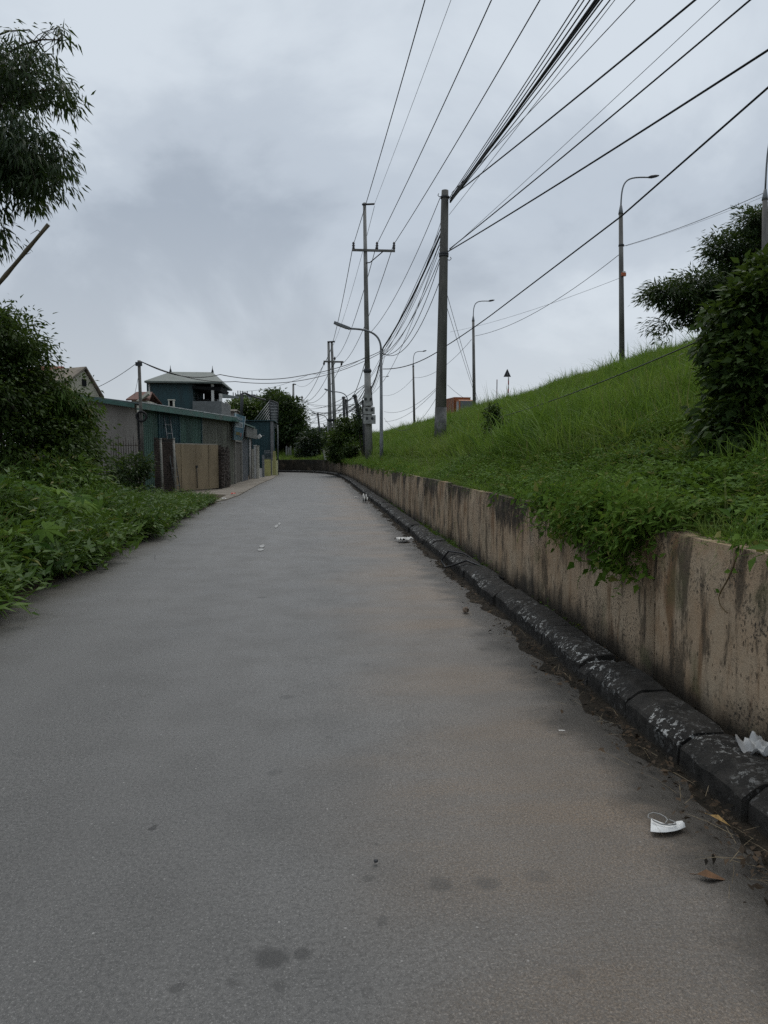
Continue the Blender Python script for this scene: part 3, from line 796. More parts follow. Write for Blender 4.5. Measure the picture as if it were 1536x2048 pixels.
# bare cut culm
a, b = P(-130, 718, 11.4), P(97, 449, 11.0)
bc = thing('bare_bamboo_pole', tuple(P(-190, 790, 11.5)), 'bare dry bamboo culm slanting up below the leafy bamboo branch', 'bamboo pole')
mb = MB(); pts = []; rad = []
for i in range(22):
    u = i/21; p = Vector(P(-190, 790, 11.5)).lerp(b, u); pts.append(p); rad.append((.036 - .012*u)*(1.2 if i % 3 == 0 else 1))
mb.tube(pts, rad, 9); mb.build('culm', M_CULM, bc)
for i in (8, 11, 14, 17, 20):
    mb = MB(); p = pts[i]; s_ = 1 if i % 2 else -1
    mb.tube([p, p + Vector((.05*s_, 0, .04)), p + Vector((.15*s_, .0, .03 + .05*s_))], [.008, .005, .002], 5); mb.build('twig_stub', M_BARK, bc)

# --- left: big vine-smothered thicket
TB = [blob(-110, 800, 15.5, 1.8, 2, 1.9), blob(-10, 750, 16, .8, 1.5, .9), blob(30, 800, 16.5, .8, 1.5, .8), blob(85, 860, 17, .75, 1.2, .8), blob(125, 905, 17.3, .5, 1, .65), blob(135, 960, 17.6, .55, .9, .55),
      blob(60, 930, 15.5, 1.4, 1.2, 1.0), blob(130, 1000, 16.5, .8, .9, .45), blob(180, 1000, 17.5, .4, .6, .3), blob(-30, 690, 16, .6, 1, .5), blob(60, 775, 16.5, .4, .8, .25), blob(148, 860, 17.5, .22, .5, .35), blob(110, 810, 17, .35, .6, .25)]
TB += [blob(px_, py_, 16.2, .22, .3, .14) for px_, py_ in ((75, 690), (100, 745), (120, 770), (150, 805), (162, 840), (165, 905), (180, 960), (205, 1000), (45, 650), (20, 630), (165, 880), (140, 790))]
c, kk = cloud(TB, 36000, 900, .17, .105, T_DIAM, droop=.75, out=.8, rnd=.5, bias=.16)
ci2, _ = cloud(TB, 9000, 500, .2, .13, T_DIAM, droop=.6, out=.5, bias=.5)
cl, _ = cloud([blob(10, 690, 15.5, .6, .8, .35), blob(55, 705, 15.8, .25, .6, .2), blob(0, 640, 15.5, .35, .6, .16)], 2600, 80, .14, .17, T_LANCE, droop=.8, out=.5)
limbs = [((-6.9+random.uniform(-2, 1), 15.5+random.uniform(-.5, 1.5), .05), tuple(kk[i]), .06, .02) for i in range(0, 44, 4)]
plant('thicket', (-7.5, 16, .05), 'tall dark green thicket smothered in vines beside the grey shed wall', 'thicket', [c, ci2, cl], M_VINE, limbs)
# fern-like light strands down its right flank
FB = [blob(140, 865, 16.6, .32, .4, .45), blob(150, 820, 16.4, .35, .4, .3), blob(160, 920, 16.8, .22, .3, .35), blob(110, 800, 16.2, .4, .4, .25)]
c, kk = cloud(FB, 4200, 90, .11, .17, T_LANCE, droop=1.3, out=.5, rnd=.35)
plant('climbing_fern', (-5.7, 16.6, .05), 'lighter green feathery climber hanging down the flank of the dark thicket', 'climber', [c], M_WEED, [((-5.7, 16.7, .05), tuple(kk[3]), .015, .006), ((-5.6, 16.8, .05), tuple(kk[10]), .012, .006)], crown='foliage')
# broad-leaf bush at its foot
SB = [blob(110, 950, 14.6, .75, .6, .32), blob(160, 985, 15, .5, .5, .3), blob(80, 975, 14.4, .5, .5, .3), blob(195, 1010, 15.8, .4, .5, .3), blob(60, 1000, 14, .5, .5, .2)]
c, kk = cloud(SB, 5200, 210, .12, .15, T_NARROW, droop=.45, out=.7, rnd=.5)
plant('broadleaf_bush', (-5.3, 14.8, .05), 'bush with glossy mid-green leaves at the foot of the thicket', 'bush', [c], M_WEED, [((-5.3, 14.8, .05), tuple(kk[i]), .025, .008) for i in range(0, 40, 5)])
# shrub before the grey wall
c, kk = cloud([blob(255, 945, 23, .55, .6, .45), blob(245, 985, 22.5, .6, .6, .35), blob(285, 930, 23.2, .25, .4, .3), blob(300, 990, 22.8, .4, .4, .25)], 5200, 190, .11, .11, T_DIAM, droop=.35, out=.6)
plant('dark_shrub', (-6.0, 23, .05), 'dark spindly shrub growing against the iron railing and grey shed wall', 'shrub', [c], M_DTREE, [((-6.0, 23, .05), tuple(kk[i]), .022, .006) for i in range(0, 60, 6)])

# --- left verge weeds (uncountable)
WP_ = [sprig_proto('weed_sprig', 12, .32, .15, T_NARROW, M_WEED, 1.2, 2) for _ in range(4)] + [sprig_proto('weed_sprig', 10, .26, .115, T_OVATE, M_WEED, 1.0, 2) for _ in range(4)] + [grass_proto('weed_grass', 12, .5, .8, .007, M_WEED) for _ in range(2)]
wp = []
while len(wp) < 8500:
    y = 6.4 + 16.6*random.random()**1.15; edge = -3.02 + .3*mnoise.noise(Vector((0, y*.55, 5))) - (.0 if y < 22 else (y-22)*.12)
    x = edge - abs(random.gauss(0, 1.0)) - .05
    if x < -7.5: continue
    dd = edge - x; hmax = min(.8, .06 + .6*dd)*(.75 + 1.2*mnoise.noise(Vector((x*.9, y*.9, 1))))*(1 if y < 14 else max(.3, 1 - (y-12)*.085))
    wp.append((x, y, .05 + max(0, hmax)*random.random()**.7))
wp = np.array(wp); n = len(wp)
gn_scatter('verge_weeds', wp, np.stack([rng.normal(0, .35, n), rng.normal(0, .35, n), rng.uniform(0, 6.28, n)], 1), rng.uniform(.6, 1.2, n)*np.clip(1.25 - (wp[:, 1]-9)*.05, .6, 1.1), rng.integers(0, 10, n), WP_, 'dense green roadside weeds along the left edge of the road', 'weeds')

# --- palmate plants (large star-shaped leaves)
def palmate(px, py, h, n, ls, label, y=None):
    b = PG(px, py, .05) if y is None else Vector((P(px, py, y).x, y, .05)); t = thing('palmate_plant', tuple(b), label, 'plant', 'star-leaved plants on the left verge')
    mb = MB(); top = b + Vector((.05, 0, h*.75)); mb.tube([b, b.lerp(top, .5) + Vector((.03, .02, 0)), top], [.022, .018, .012], 7); mb.build('stem', plain('green_stem', (.06, .09, .03), .6), t)
    for k in range(n):
        a = k*2.4 + random.uniform(-.3, .3); e = b.lerp(top, random.uniform(.45, 1.0)); L = random.uniform(.22, .42)*h/.9
        tip = e + Vector((math.cos(a)*L, math.sin(a)*L, random.uniform(.02, .22)))
        mb = MB(); mb.tube([e, e.lerp(tip, .5) + Vector((0, 0, .04)), tip], [.006, .005, .004], 5)
        pt = mb.build('leaf_stalk', plain('green_stem', (.06, .09, .03)), t)
        me = mesh_from('leaf', [leaf_arrays(np.array([tip]), np.array([(math.cos(a), math.sin(a), -.35)]), ls*random.uniform(.75, 1.15), T_PALM, up=np.array([[random.gauss(0, .25), random.gauss(0, .25)-.25, 1.]]), tint=np.array([random.uniform(0, .75)]))], M_CREEP, ORG[t.name]); link(me, 'leaf', pt)
palmate(70, 1098, 1.15, 26, .30, 'tall star-leaved plant with broad lobed leaves at the road edge')
palmate(8, 1120, 1.15, 24, .30, 'star-leaved plant cut off by the edge beside the tall lobed one')
palmate(118, 1105, .9, 20, .26, 'shorter star-leaved plant between the tall lobed plant and the taro')
palmate(35, 1168, .6, 18, .24, 'low star-leaved plant sprawling onto the asphalt edge')
# taro with big heart leaves
b = PG(196, 1096, .05); t = thing('taro_plant', tuple(b), 'taro plant with big heart-shaped leaves standing upright on the verge', 'plant')
T_HEART = (np.array([(0,0,0), (-.18,.2,.03), (.1,.36,.05), (.45,.32,.04), (.8,.12,-.02), (1,0,-.06), (.8,-.12,-.02), (.45,-.32,.04), (.1,-.36,.05), (-.18,-.2,.03)]), [(0,1,2,3), (0,3,4,5), (0,5,6,7), (0,7,8,9)])
for k, (dx, dy, h, a, tilt) in enumerate(((-.12, 0, .62, -2.2, -.9), (.1, -.05, .58, -.9, -1.2), (.0, .1, .72, -1.6, -.8), (-.3, .05, .5, -2.8, -.7), (.26, .05, .46, -.4, -.8), (.05, -.15, .4, -1.4, -1.3), (-.1, -.15, .36, -1.9, -1.2), (.2, -.1, .3, -1.0, -1.1))):
    tip = b + Vector((dx, dy, h)); mb = MB(); mb.tube([b + Vector((dx*.2, dy*.2, 0)), b + Vector((dx*.5, dy*.5, h*.6)), tip], [.014, .011, .007], 6)
    pt = mb.build('leaf_stalk', plain('green_stem', (.06, .09, .03)), t)
    me = mesh_from('leaf', [leaf_arrays(np.array([tip]), np.array([(math.cos(a)*.6, math.sin(a)*.6, tilt)]), .24, T_HEART, up=np.array([[random.gauss(0, .3), -.7, .7]]))], M_CREEP, ORG[t.name]); link(me, 'leaf', pt)
# fallen/bright yellow leaves at the edge
M_YEL = plain('yellow_leaf', (.52, .46, .04), .5, .2, 9)
for (px, py, s_, lb, col) in ((151, 1119, .11, 'bright lime-yellow curled leaf at the asphalt edge', M_YEL), (172, 1107, .16, 'upright dull yellow leaf in the weeds behind the lime one', plain('dull_yellow', (.36, .27, .03), .5)), (226, 1089, .11, 'small yellow leaf on the soil by the taro', plain('dull_yellow', (.36, .27, .03), .5))):
    p = PG(px, py, .03); t = thing('yellow_leaf', tuple(p), lb, 'leaf')
    me = mesh_from('blade', [leaf_arrays(np.array([p, p + Vector((.02, .0, .02))]), np.array([(.1, -.2, 1.), (.5, -.3, .5)]), np.array([s_, s_*.7]), T_OVATE, up=np.array([[.2, -1, .2]]*2))], col, p); link(me, 'blade', t)

# --- right: vine-covered bush on the bank close by
c, kk = cloud([blob(1500, 640, 6.3, .26, .4, .3), blob(1485, 720, 6.2, .24, .4, .3), blob(1515, 780, 6.0, .38, .5, .4), blob(1570, 640, 6.3, .5, .5, .55), blob(1495, 860, 5.8, .24, .4, .3), blob(1580, 850, 6.0, .5, .5, .5), blob(1458, 700, 6.2, .09, .2, .12), blob(1430, 690, 6.2, .06, .1, .05), blob(1522, 560, 6.4, .16, .3, .16), blob(1440, 780, 6.1, .08, .15, .12), blob(1460, 850, 5.9, .10, .15, .14), blob(1410, 720, 6.2, .05, .1, .04), blob(1450, 640, 6.3, .08, .12, .1)],
              17000, 360, .07, .095, T_OVATE, droop=.55, out=.85, rnd=.4, bias=.2)
q = PB(1520, 940); b = Vector((q.x + .25, q.y + .4, bankz(q.x + .25, q.y + .4)))
plant('vine_bush', tuple(b), 'dark bush hung with broad-leaved vines standing on the bank above the near wall', 'bush', [c], M_VINE, [(tuple(b + Vector((random.uniform(-.3, .4), random.uniform(-.2, .3), 0))), tuple(kk[i]), .028, .008) for i in range(0, 70, 4)])
# --- tree on the crest
TB = [blob(1330, 590, 34, 1.0, 1.2, .42), blob(1400, 570, 34, 1.2, 1.4, .5), blob(1450, 500, 35, .8, 1.2, .38), blob(1500, 450, 35, .9, 1.2, .55), blob(1560, 470, 35, 1.4, 1.4, 1.0), blob(1490, 560, 35, 1.4, 1.4, .6), blob(1330, 650, 34, .5, .8, .22), blob(1400, 635, 34, .8, 1, .22), blob(1580, 600, 35, 1.5, 1.4, 1.0), blob(1290, 590, 34, .35, .5, .14), blob(1440, 468, 35, .45, .6, .2), blob(1325, 675, 34, .25, .4, .16), blob(1430, 590, 34.5, 1.1, 1.2, .6), blob(1500, 510, 35, 1.2, 1.2, .8), blob(1375, 610, 34, .8, 1.0, .45), blob(1460, 540, 35, .9, 1.2, .5), blob(1520, 440, 35, .7, 1, .5)]
c, kk = cloud(TB, 30000, 520, .25, .27, T_NARROW, droop=.5, out=.9, rnd=.4, bias=.4)
tb = Vector((21.2, 35.5, bankz(21.2, 35.5))); fork = tb + Vector((-.3, 0, 1.5))
limbs = [(tuple(fork + Vector((random.uniform(-.3, .3), 0, random.uniform(-.3, .5)))), tuple(kk[i]), .10, .02) for i in range(0, 220, 7)]
plant('crest_tree', tuple(tb), 'spreading dark tree with feathery leaves on the crest of the bank', 'tree', [c], M_DTREE, limbs, ([tb - Vector((0, 0, .2)), tb + Vector((-.1, 0, .8)), fork], [.28, .22, .18]))

# --- overgrown stump on the bank
q = PB(1004, 893); sx, sy = q.x, q.y; sz = bankz(sx, sy)
t = thing('overgrown_stump', (sx, sy, sz), 'stump wrapped in dark ivy where a stay wire meets the grassy slope', 'stump')
K = 1.2; sz += .16
mb = MB(); mb.prism([(sx-.28*K, sy-.1, sz-.3), (sx+.36*K, sy-.15, sz-.3), (sx+.28*K, sy-.1, sz+.12*K), (sx-.02, sy, sz+.46*K), (sx-.2*K, sy, sz+.5*K)], (0, .35, .02)); mb.build('stump_core', plain('stump_dark', (.03, .026, .022), .95, .4, 8, bump=.8), t)
c, kk = cloud([(sx+a_*K, sy+b_, sz+c_*K, d_*K, .2, e_*K) for a_, b_, c_, d_, e_ in ((-.14, -.05, .42, .17, .2), (-.14, -.1, .14, .2, .2), (.1, -.08, .24, .16, .12), (.3, -.1, .1, .16, .12), (.2, -.1, .3, .14, .12), (-.2, 0, .62, .1, .12))], 3600, 130, .06, .085, T_OVATE, droop=.4, out=.8)
link(mesh_from('ivy', [c], M_VINE, (sx, sy, sz)), 'ivy', t)

# --- bush round the far poles
c, kk = cloud([blob(690, 880, 50, 1.0, 1, .8), blob(708, 900, 49, .85, 1, .55), blob(675, 905, 51, .7, 1, .6), blob(692, 850, 50, .55, .6, .42), blob(718, 862, 50, .45, .6, .55), blob(670, 875, 51, .4, .5, .45), blob(708, 838, 50.5, .2, .3, .3), blob(682, 845, 50, .25, .3, .3)], 11500, 420, .12, .2, T_DIAM, droop=.3, out=.7)
b = Vector((P(695, 900, 50).x, 50, 0)); b.z = bankz(b.x, b.y)
plant('bank_bush', tuple(b), 'rounded yellow-green bush growing round the pole foot at the end of the wall', 'bush', [c], M_LTREE, [(tuple(b), tuple(kk[i]), .05, .012) for i in range(0, 80, 8)])
# thin dark sapling between bush and pole
c, kk = cloud([blob(722, 850, 46, .28, .4, .6), blob(728, 880, 46, .2, .3, .4), blob(718, 820, 46, .15, .3, .35)], 1300, 70, .1, .16, T_DIAM, droop=.3)
b = Vector((P(726, 900, 46).x, 46, 0)); b.z = bankz(b.x, b.y)
plant('sapling', tuple(b), 'thin sparse sapling beside the pole with the meter boxes', 'sapling', [c], M_DTREE, [(tuple(b), tuple(kk[i]), .03, .008) for i in range(0, 30, 4)])

# --- trees at the far bend
def far_tree(name, label, blobs, n, ncl, sig, size, mat, by, bx=None, tr=.2):
    c, kk = cloud(blobs, n, ncl, sig, size, T_DIAM, droop=.25, out=.8, rnd=.6, bias=.28)
    B = np.array(blobs); x = B[:, 0].mean() if bx is None else bx
    z = bankz(x, by) if (BVH.ray_cast(Vector((x, by, 60)), Vector((0, 0, -1)))[0]) else -.06
    cz_ = B[:, 2].mean(); b = Vector((x, by, z - .05))
    fork = Vector((x, by, z + max(.5, (cz_-z)*.6)))
    plant(name, tuple(b), label, 'tree', [c], mat, [(tuple(fork), tuple(kk[i]), tr*.5, .03) for i in range(0, ncl, max(1, ncl//12))], ([b, b.lerp(fork, .5) + Vector((.08, 0, 0)), fork], [tr*1.2, tr, tr*.8]), group='trees where the road bends')
far_tree('roadside_tree', 'full-crowned dark tree rising behind the teal building and its roof frame', [blob(560, 815, 72, 1.3, 1.5, 1.0), blob(580, 850, 71, 1.4, 1.5, 1.5), blob(550, 800, 73, 1.1, 1.4, .8), blob(600, 870, 70, .6, 1, .9), blob(585, 815, 72, .9, 1.2, .8), blob(600, 840, 71, .55, .9, .7), blob(545, 860, 72, 1.2, 1.4, 1.4)], 15000, 520, .26, .30, M_DTREE, 72)
far_tree('roadside_tree', 'lighter leafy tree behind the shop roofs and blue sign', [blob(480, 812, 75, .9, 1.4, .7), blob(505, 815, 76, 1.0, 1.4, .8), blob(530, 808, 77, 1.2, 1.4, .7), blob(470, 825, 74, .6, 1, .5), blob(555, 790, 77, .7, 1, .4), blob(520, 830, 75, 1.6, 1.4, .9), blob(488, 805, 76, .5, .7, .4)], 10000, 420, .24, .30, M_LTREE, 76)
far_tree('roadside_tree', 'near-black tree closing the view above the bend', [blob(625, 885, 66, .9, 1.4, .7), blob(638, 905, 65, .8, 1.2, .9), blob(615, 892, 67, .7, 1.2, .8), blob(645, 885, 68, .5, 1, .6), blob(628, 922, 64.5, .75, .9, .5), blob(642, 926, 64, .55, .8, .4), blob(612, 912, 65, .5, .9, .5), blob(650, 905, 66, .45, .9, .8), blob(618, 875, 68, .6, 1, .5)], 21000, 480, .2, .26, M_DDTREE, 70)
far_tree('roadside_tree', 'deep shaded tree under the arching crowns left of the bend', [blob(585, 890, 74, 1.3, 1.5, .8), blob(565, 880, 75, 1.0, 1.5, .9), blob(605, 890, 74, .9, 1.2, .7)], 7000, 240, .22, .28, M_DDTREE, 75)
far_tree('roadside_tree', 'low hazy tree line seen beyond the double poles', [blob(650, 870, 110, 2.2, 2, 1.1), blob(620, 868, 115, 2.2, 2, 1.0), blob(690, 878, 105, 2.2, 2, .9)], 6000, 200, .32, .42, M_DTREE, 110)
far_tree('roadside_tree', 'dark foliage behind the bush at the wall end', [blob(672, 905, 58, .7, .9, .6), blob(662, 880, 60, .5, .9, .6), blob(700, 890, 60, .9, .9, .5)], 4200, 160, .18, .22, M_DTREE, 60)
# ================================================================== POLES AND LAMPS
def ring(mb, c, r, h, n=14): mb.tube([c - Vector((0, 0, h/2)), c + Vector((0, 0, h/2))], r, n)
def lerp_pole(base, top, z):
    u = (z - base.z)/(top.z - base.z); return base.lerp(top, u)

# big dark concrete pole on the bank
YA = 25.4
topA = P(890, 381, YA); q = P(880, 885, YA); baseA = Vector((q.x, YA, bankz(q.x, YA) - .15))
PA = thing('utility_pole', tuple(baseA), 'thick dark concrete utility pole planted in the bank grass, cables gathered at its top', 'utility pole')
mb = MB(); mb.tube([baseA, baseA.lerp(topA, .96), topA], [.205, .125, .115], 20); mb.build('shaft', M_CONC_D, PA)
mb = MB(); zz = P(880, 868, YA).z; z2 = P(880, 815, YA).z
mb.tube([lerp_pole(baseA, topA, baseA.z+.25), lerp_pole(baseA, topA, z2)], [.218, .198], 20); mb.build('pale_collar', plain('collar_concrete', (.15, .148, .142), .85, .3, 6.0, dirt=(.07, .068, .062), bump=.3), PA)
for py in (395, 508, 512):
    c = lerp_pole(baseA, topA, P(888, py, YA).z); mb = MB(); ring(mb, c, .15 if py < 400 else .165, .07); mb.build('steel_band', M_DSTEEL, PA)
for s_, py in ((-1, 394), (1, 394), (1, 520)):
    c = lerp_pole(baseA, topA, P(888, py, YA).z); mb = MB()
    mb.tube([c + Vector((s_*.1, -.05, 0)), c + Vector((s_*.2, -.06, -.02)), c + Vector((s_*.25, -.06, .03)), c + Vector((s_*.22, -.06, .09))], .013, 6); mb.build('hook', M_DSTEEL, PA)

# slender tall pole with T arm and meter boxes
YB = 40.0
topB = P(729, 406, YB); q = P(738, 892, YB); baseB = Vector((q.x, YB, bankz(q.x, YB) - .15))
PBo = thing('utility_pole', tuple(baseB), 'tall slender concrete pole with a three-insulator cross arm and meter boxes low down', 'utility pole')
mb = MB(); cut = lerp_pole(baseB, topB, P(735, 742, YB).z)
mb.tube([baseB, cut], [.22, .17], 14); mb.build('lower_shaft', M_CONC, PBo)
mb = MB(); mb.tube([cut, topB], [.145, .085], 14); mb.build('upper_shaft', M_CONC, PBo)
mb = MB(); mb.tube([cut - Vector((0, 0, .14)), cut, cut + Vector((0, 0, .14))], [.16, .24, .16], 16); mb.build('joint_collar', M_DSTEEL, PBo)
def crossarm(parent, a, b, thick, mat): mb = MB(); d = (b-a)/2; mb.obox((a+b)/2, d, (0, thick, 0), (0, 0, thick)); return mb.build('cross_arm', mat, parent)
arm_l, arm_r = P(705, 500, YB-.12), P(790, 502, YB-.12)
crossarm(PBo, arm_l, arm_r, .055, M_CONC_D)
mb = MB(); mb.tube([P(732, 526, YB-.12), P(740, 525, YB-.12), P(766, 503, YB-.12)], .028, 6); mb.build('brace', M_DSTEEL, PBo)
mb = MB(); mb.tube([P(724, 409, YB-.1), P(749, 408, YB-.1)], .05, 6); mb.build('top_bracket', M_DSTEEL, PBo)
INSB = []
for px in (707, 754, 788):
    c = P(px, 500, YB-.12); mb = MB(); mb.tube([c, c + Vector((0, 0, .1)), c + Vector((0, 0, .16)), c + Vector((0, 0, .22)), c + Vector((0, 0, .28)), c + Vector((0, 0, .34)), c + Vector((0, 0, .42))], [.035, .08, .05, .085, .05, .075, .03], 10)
    mb.build('insulator', M_PORC, PBo); INSB.append(c + Vector((0, 0, .36)))
M_BOX = plain('meter_box_grey', (.30, .30, .285), .6, .25, 6, dirt=(.12, .11, .1))
for (px, y0, y1, w_) in ((736, 789, 812, .22), (738, 814, 829, .30), (739, 830, 848, .32)):
    a, b = P(px, y0, YB-.3), P(px, y1, YB-.3); mb = MB(); mb.obox((a+b)/2, (w_, 0, 0), (0, .12, 0), (0, 0, (a.z-b.z)/2-.01)); bx = mb.build('meter_box', M_BOX, PBo)
    c = (a+b)/2
    for sx in (-.14, .14):
        mb = MB(); mb.obox(c + Vector((sx, -.125, .05)), (.06, 0, 0), (0, .012, 0), (0, 0, .07)); mb.build('meter_window', M_DSTEEL, bx)

# double pole further on
YC = 84.0
tc1, tc2 = P(657, 683, YC), P(663.5, 683, YC); bC = Vector((P(666, 900, YC).x, YC, 0)); bC.z = bankz(bC.x, bC.y) - .2
PC = thing('utility_pole', tuple(bC), 'pair of slim concrete poles side by side sharing one cross arm', 'utility pole')
INSC = []
for tp, bx in ((tc1, P(661, 905, YC).x), (tc2, P(671, 905, YC).x)):
    mb = MB(); b0 = Vector((bx, YC, bC.z)); mid = b0.lerp(tp, .42); mb.tube([b0, mid, tp], [.25, .2, .13], 12); mb.build('shaft', M_CONC, PC)
    mb = MB(); ring(mb, b0.lerp(tp, .27), .30, .3); mb.build('joint_collar', M_DSTEEL, PC)
crossarm(PC, P(647, 723, YC-.2), P(687, 724, YC-.2), .09, M_CONC_D)
mb = MB(); mb.tube([P(664, 734, YC-.2), P(671, 724, YC-.2)], .05, 6); mb.build('brace', M_DSTEEL, PC)
mb = MB(); mb.tube([P(655, 684, YC-.2), P(670, 683, YC-.2)], .09, 6); mb.build('top_bracket', M_DSTEEL, PC)
for px, py in ((648, 727), (669.5, 717), (683, 728)):
    c = P(px, py, YC-.2); mb = MB(); mb.tube([c - Vector((0, 0, .2)), c, c + Vector((0, 0, .2))], [.05, .13, .05], 8); mb.build('insulator', M_PORC, PC); INSC.append(c)
# farther T pole over the trees
YD = 128.0; b = Vector((P(588, 900, YD).x, YD, 0)); b.z = bankz(b.x, b.y) - .2 if BVH.ray_cast(Vector((b.x, b.y, 60)), Vector((0, 0, -1)))[0] else -.1
PD = thing('utility_pole', tuple(b), 'distant T-topped pole standing above the tree beyond the bend', 'utility pole')
mb = MB(); mb.tube([b, P(586.5, 768, YD)], [.28, .16], 10); mb.build('shaft', M_CONC, PD)
crossarm(PD, P(579, 798, YD-.3), P(605, 799, YD-.3), .11, M_CONC_D)
mb = MB(); mb.tube([P(586, 768, YD-.2), P(592, 769, YD-.2)], .1, 6); mb.build('top_bracket', M_DSTEEL, PD)
for px in (580, 594, 604):
    c = P(px, 795, YD-.3); mb = MB(); mb.tube([c - Vector((0, 0, .2)), c, c + Vector((0, 0, .3))], [.08, .16, .06], 8); mb.build('insulator', M_PORC, PD)

# short dark poles in the tangle
def short_pole(x0, y0, x1, y1, d, r, label):
    tp = P(x1, y1, d); b = P(x0, y0, d); g_ = bankz(b.x, b.y); b2 = b + (b - tp)*max(0, (b.z - g_ + .15)/(tp.z - b.z)); b2.z = g_ - .15
    t = thing('short_pole', tuple(b2), label, 'utility pole'); mb = MB(); mb.tube([b2, tp], [r*1.15, r], 10); mb.build('shaft', M_DSTEEL, t)
    mb = MB(); mb.obox(tp - Vector((0, r, .12)), (r*1.4, 0, 0), (0, .04, 0), (0, 0, .05)); mb.build('cable_clamp', M_DSTEEL, t)
short_pole(727, 868, 709, 789, 46, .11, 'black pole leaning hard to the left beside the meter-box pole')
short_pole(729, 880, 726, 800, 44, .08, 'thin upright black post tight against the meter-box pole')
short_pole(690, 880, 687, 793, 62, .11, 'straight dark pole standing in the bush with a grey box')
short_pole(699, 880, 691, 798, 63, .09, 'dark pole leaning against the straight one in the bush')
short_pole(641, 880, 635.5, 826, 95, .11, 'slim dark post between the far trees under the lowest lamp arm')

# galvanised lamp posts beside the wall: arm to the left
def bank_lamp(px, ybase, ytop, xt, yt, d, label):
    s_ = d/FPX; b = P(px, ybase, d); b.z = bankz(b.x, b.y) - .15; t = thing('street_lamp', tuple(b), label, 'street lamp', 'lamps beside the wall')
    neck = P(px-1, ytop, d); tip = P(xt, yt, d)
    mb = MB(); mb.tube([b, b + Vector((0, 0, 1.1)), b + Vector((0, 0, 1.12)), neck], [.085, .085, .075, .06], 12); mb.build('post', M_STEEL, t)
    w_ = (neck.x - tip.x); hgt = tip.z - neck.z; pts = [neck]
    c1 = neck + Vector((0, 0, hgt*.55)); c2 = neck + Vector((-w_*.18, 0, hgt*.78)); end = tip + Vector((w_*.34, 0, -hgt*.22))
    for i in range(1, 13):
        u = i/12; pts.append(neck*(1-u)**3 + c1*3*u*(1-u)**2 + c2*3*u*u*(1-u) + end*u**3)
    mb = MB(); mb.tube(pts, .045, 10); mb.build('arm', M_STEEL, t)
    mb = MB(); ax = (tip - end).normalized(); side = Vector((0, 1, 0)); up = ax.cross(side)
    mb.obox(end.lerp(tip, .5), ax*((tip-end).length/2), side*.12, up*.05); h = mb.build('lamp_head', M_STEEL, t)
    mb = MB(); mb.obox(end.lerp(tip, .55) + Vector((0, 0, -.06)), ax*((tip-end).length*.34), side*.09, up*.014); mb.build('lens', plain('lamp_lens', (.3, .31, .31), .25, spec=.6), h)
    return t
bank_lamp(763, 905, 700, 668, 645, 33, 'curved lamp post, nearest of the row beside the retaining wall')
bank_lamp(696, 905, 802, 649, 778, 68, 'curved lamp post rising out of the bush past the meter-box pole')
bank_lamp(656, 905, 846, 623, 824, 95, 'small far lamp post beyond the bend with its arm over the road')

# crest lamps: concrete post, steel arm to the right
def crest_lamp(xb, yb, xt, ytop, ax_, ay_, d, label, box=False, base=None):
    b = P(xb, yb, d); b.z = bankz(b.x, b.y) - .3; t = thing('street_lamp', tuple(b), label, 'street lamp', 'lamps along the crest of the bank')
    s_ = d/FPX; neck = P(xt, ytop, d)
    mb = MB(); mb.tube([b, neck], [.16, .11], 14); mb.build('post', M_CONC_D, t)
    mb = MB(); mb.tube([neck - Vector((0, 0, .12)), neck + Vector((0, 0, .05)), neck + Vector((0, 0, .35))], [.135, .11, .06], 12); mb.build('socket', M_STEEL, t)
    tip = P(ax_, ay_, d); w_ = tip.x - neck.x; hgt = tip.z - neck.z; pts = []
    n0 = neck + Vector((0, 0, .3)); end = tip - Vector((w_*.28, 0, hgt*.06)); c1 = n0 + Vector((0, 0, hgt*.75)); c2 = n0 + Vector((w_*.12, 0, hgt*.78))
    for i in range(14):
        u = i/13; pts.append(n0*(1-u)**3 + c1*3*u*(1-u)**2 + c2*3*u*u*(1-u) + end*u**3)
    mb = MB(); mb.tube(pts, .04, 10); mb.build('arm', M_STEEL, t)
    axv = (tip-end).normalized(); side = Vector((0, 1, 0)); up = side.cross(axv)
    mb = MB(); mb.tube([end, end.lerp(tip, .25), end.lerp(tip, .7), tip], [.05, .085, .075, .03], 10); mb.build('lamp_head', M_DSTEEL, t)
    return t
L1 = crest_lamp(1245, 716, 1241.5, 424, 1318, 351, 40, 'crest lamp with a small orange box fixed to its concrete post')
c = P(1247, 549, 39.85); mb = MB(); mb.obox(c, (.12, 0, 0), (0, .07, 0), (0, 0, .09)); mb.build('fuse_box', plain('orange_box', (.42, .12, .05), .6), L1)
mb = MB(); mb.obox(c + Vector((.02, 0, .13)), (.07, 0, 0), (0, .05, 0), (0, 0, .04)); mb.build('fuse_box_lid', plain('white_plastic', (.6, .6, .58), .5), L1)
mb = MB(); ring(mb, P(1242.5, 491, 40), .155, .09); mb.build('cable_band', M_DSTEEL, L1)
crest_lamp(949, 812, 946.5, 640, 989, 600, 66.7, 'crest lamp in front of the orange truck cab')
crest_lamp(829, 852, 826.5, 732, 853, 701, 93.3, 'slim crest lamp over the far end of the slope')
crest_lamp(761, 875, 761, 775, 778, 752, 121, 'tiny crest lamp half hidden behind the galvanised lamp post')
# lamp across the crest road, partly behind the tree
t = crest_lamp(1531, 640, 1530, 395, 1600, 232, 32, 'tall lamp rising beside the crest tree, its arm leaving the picture')
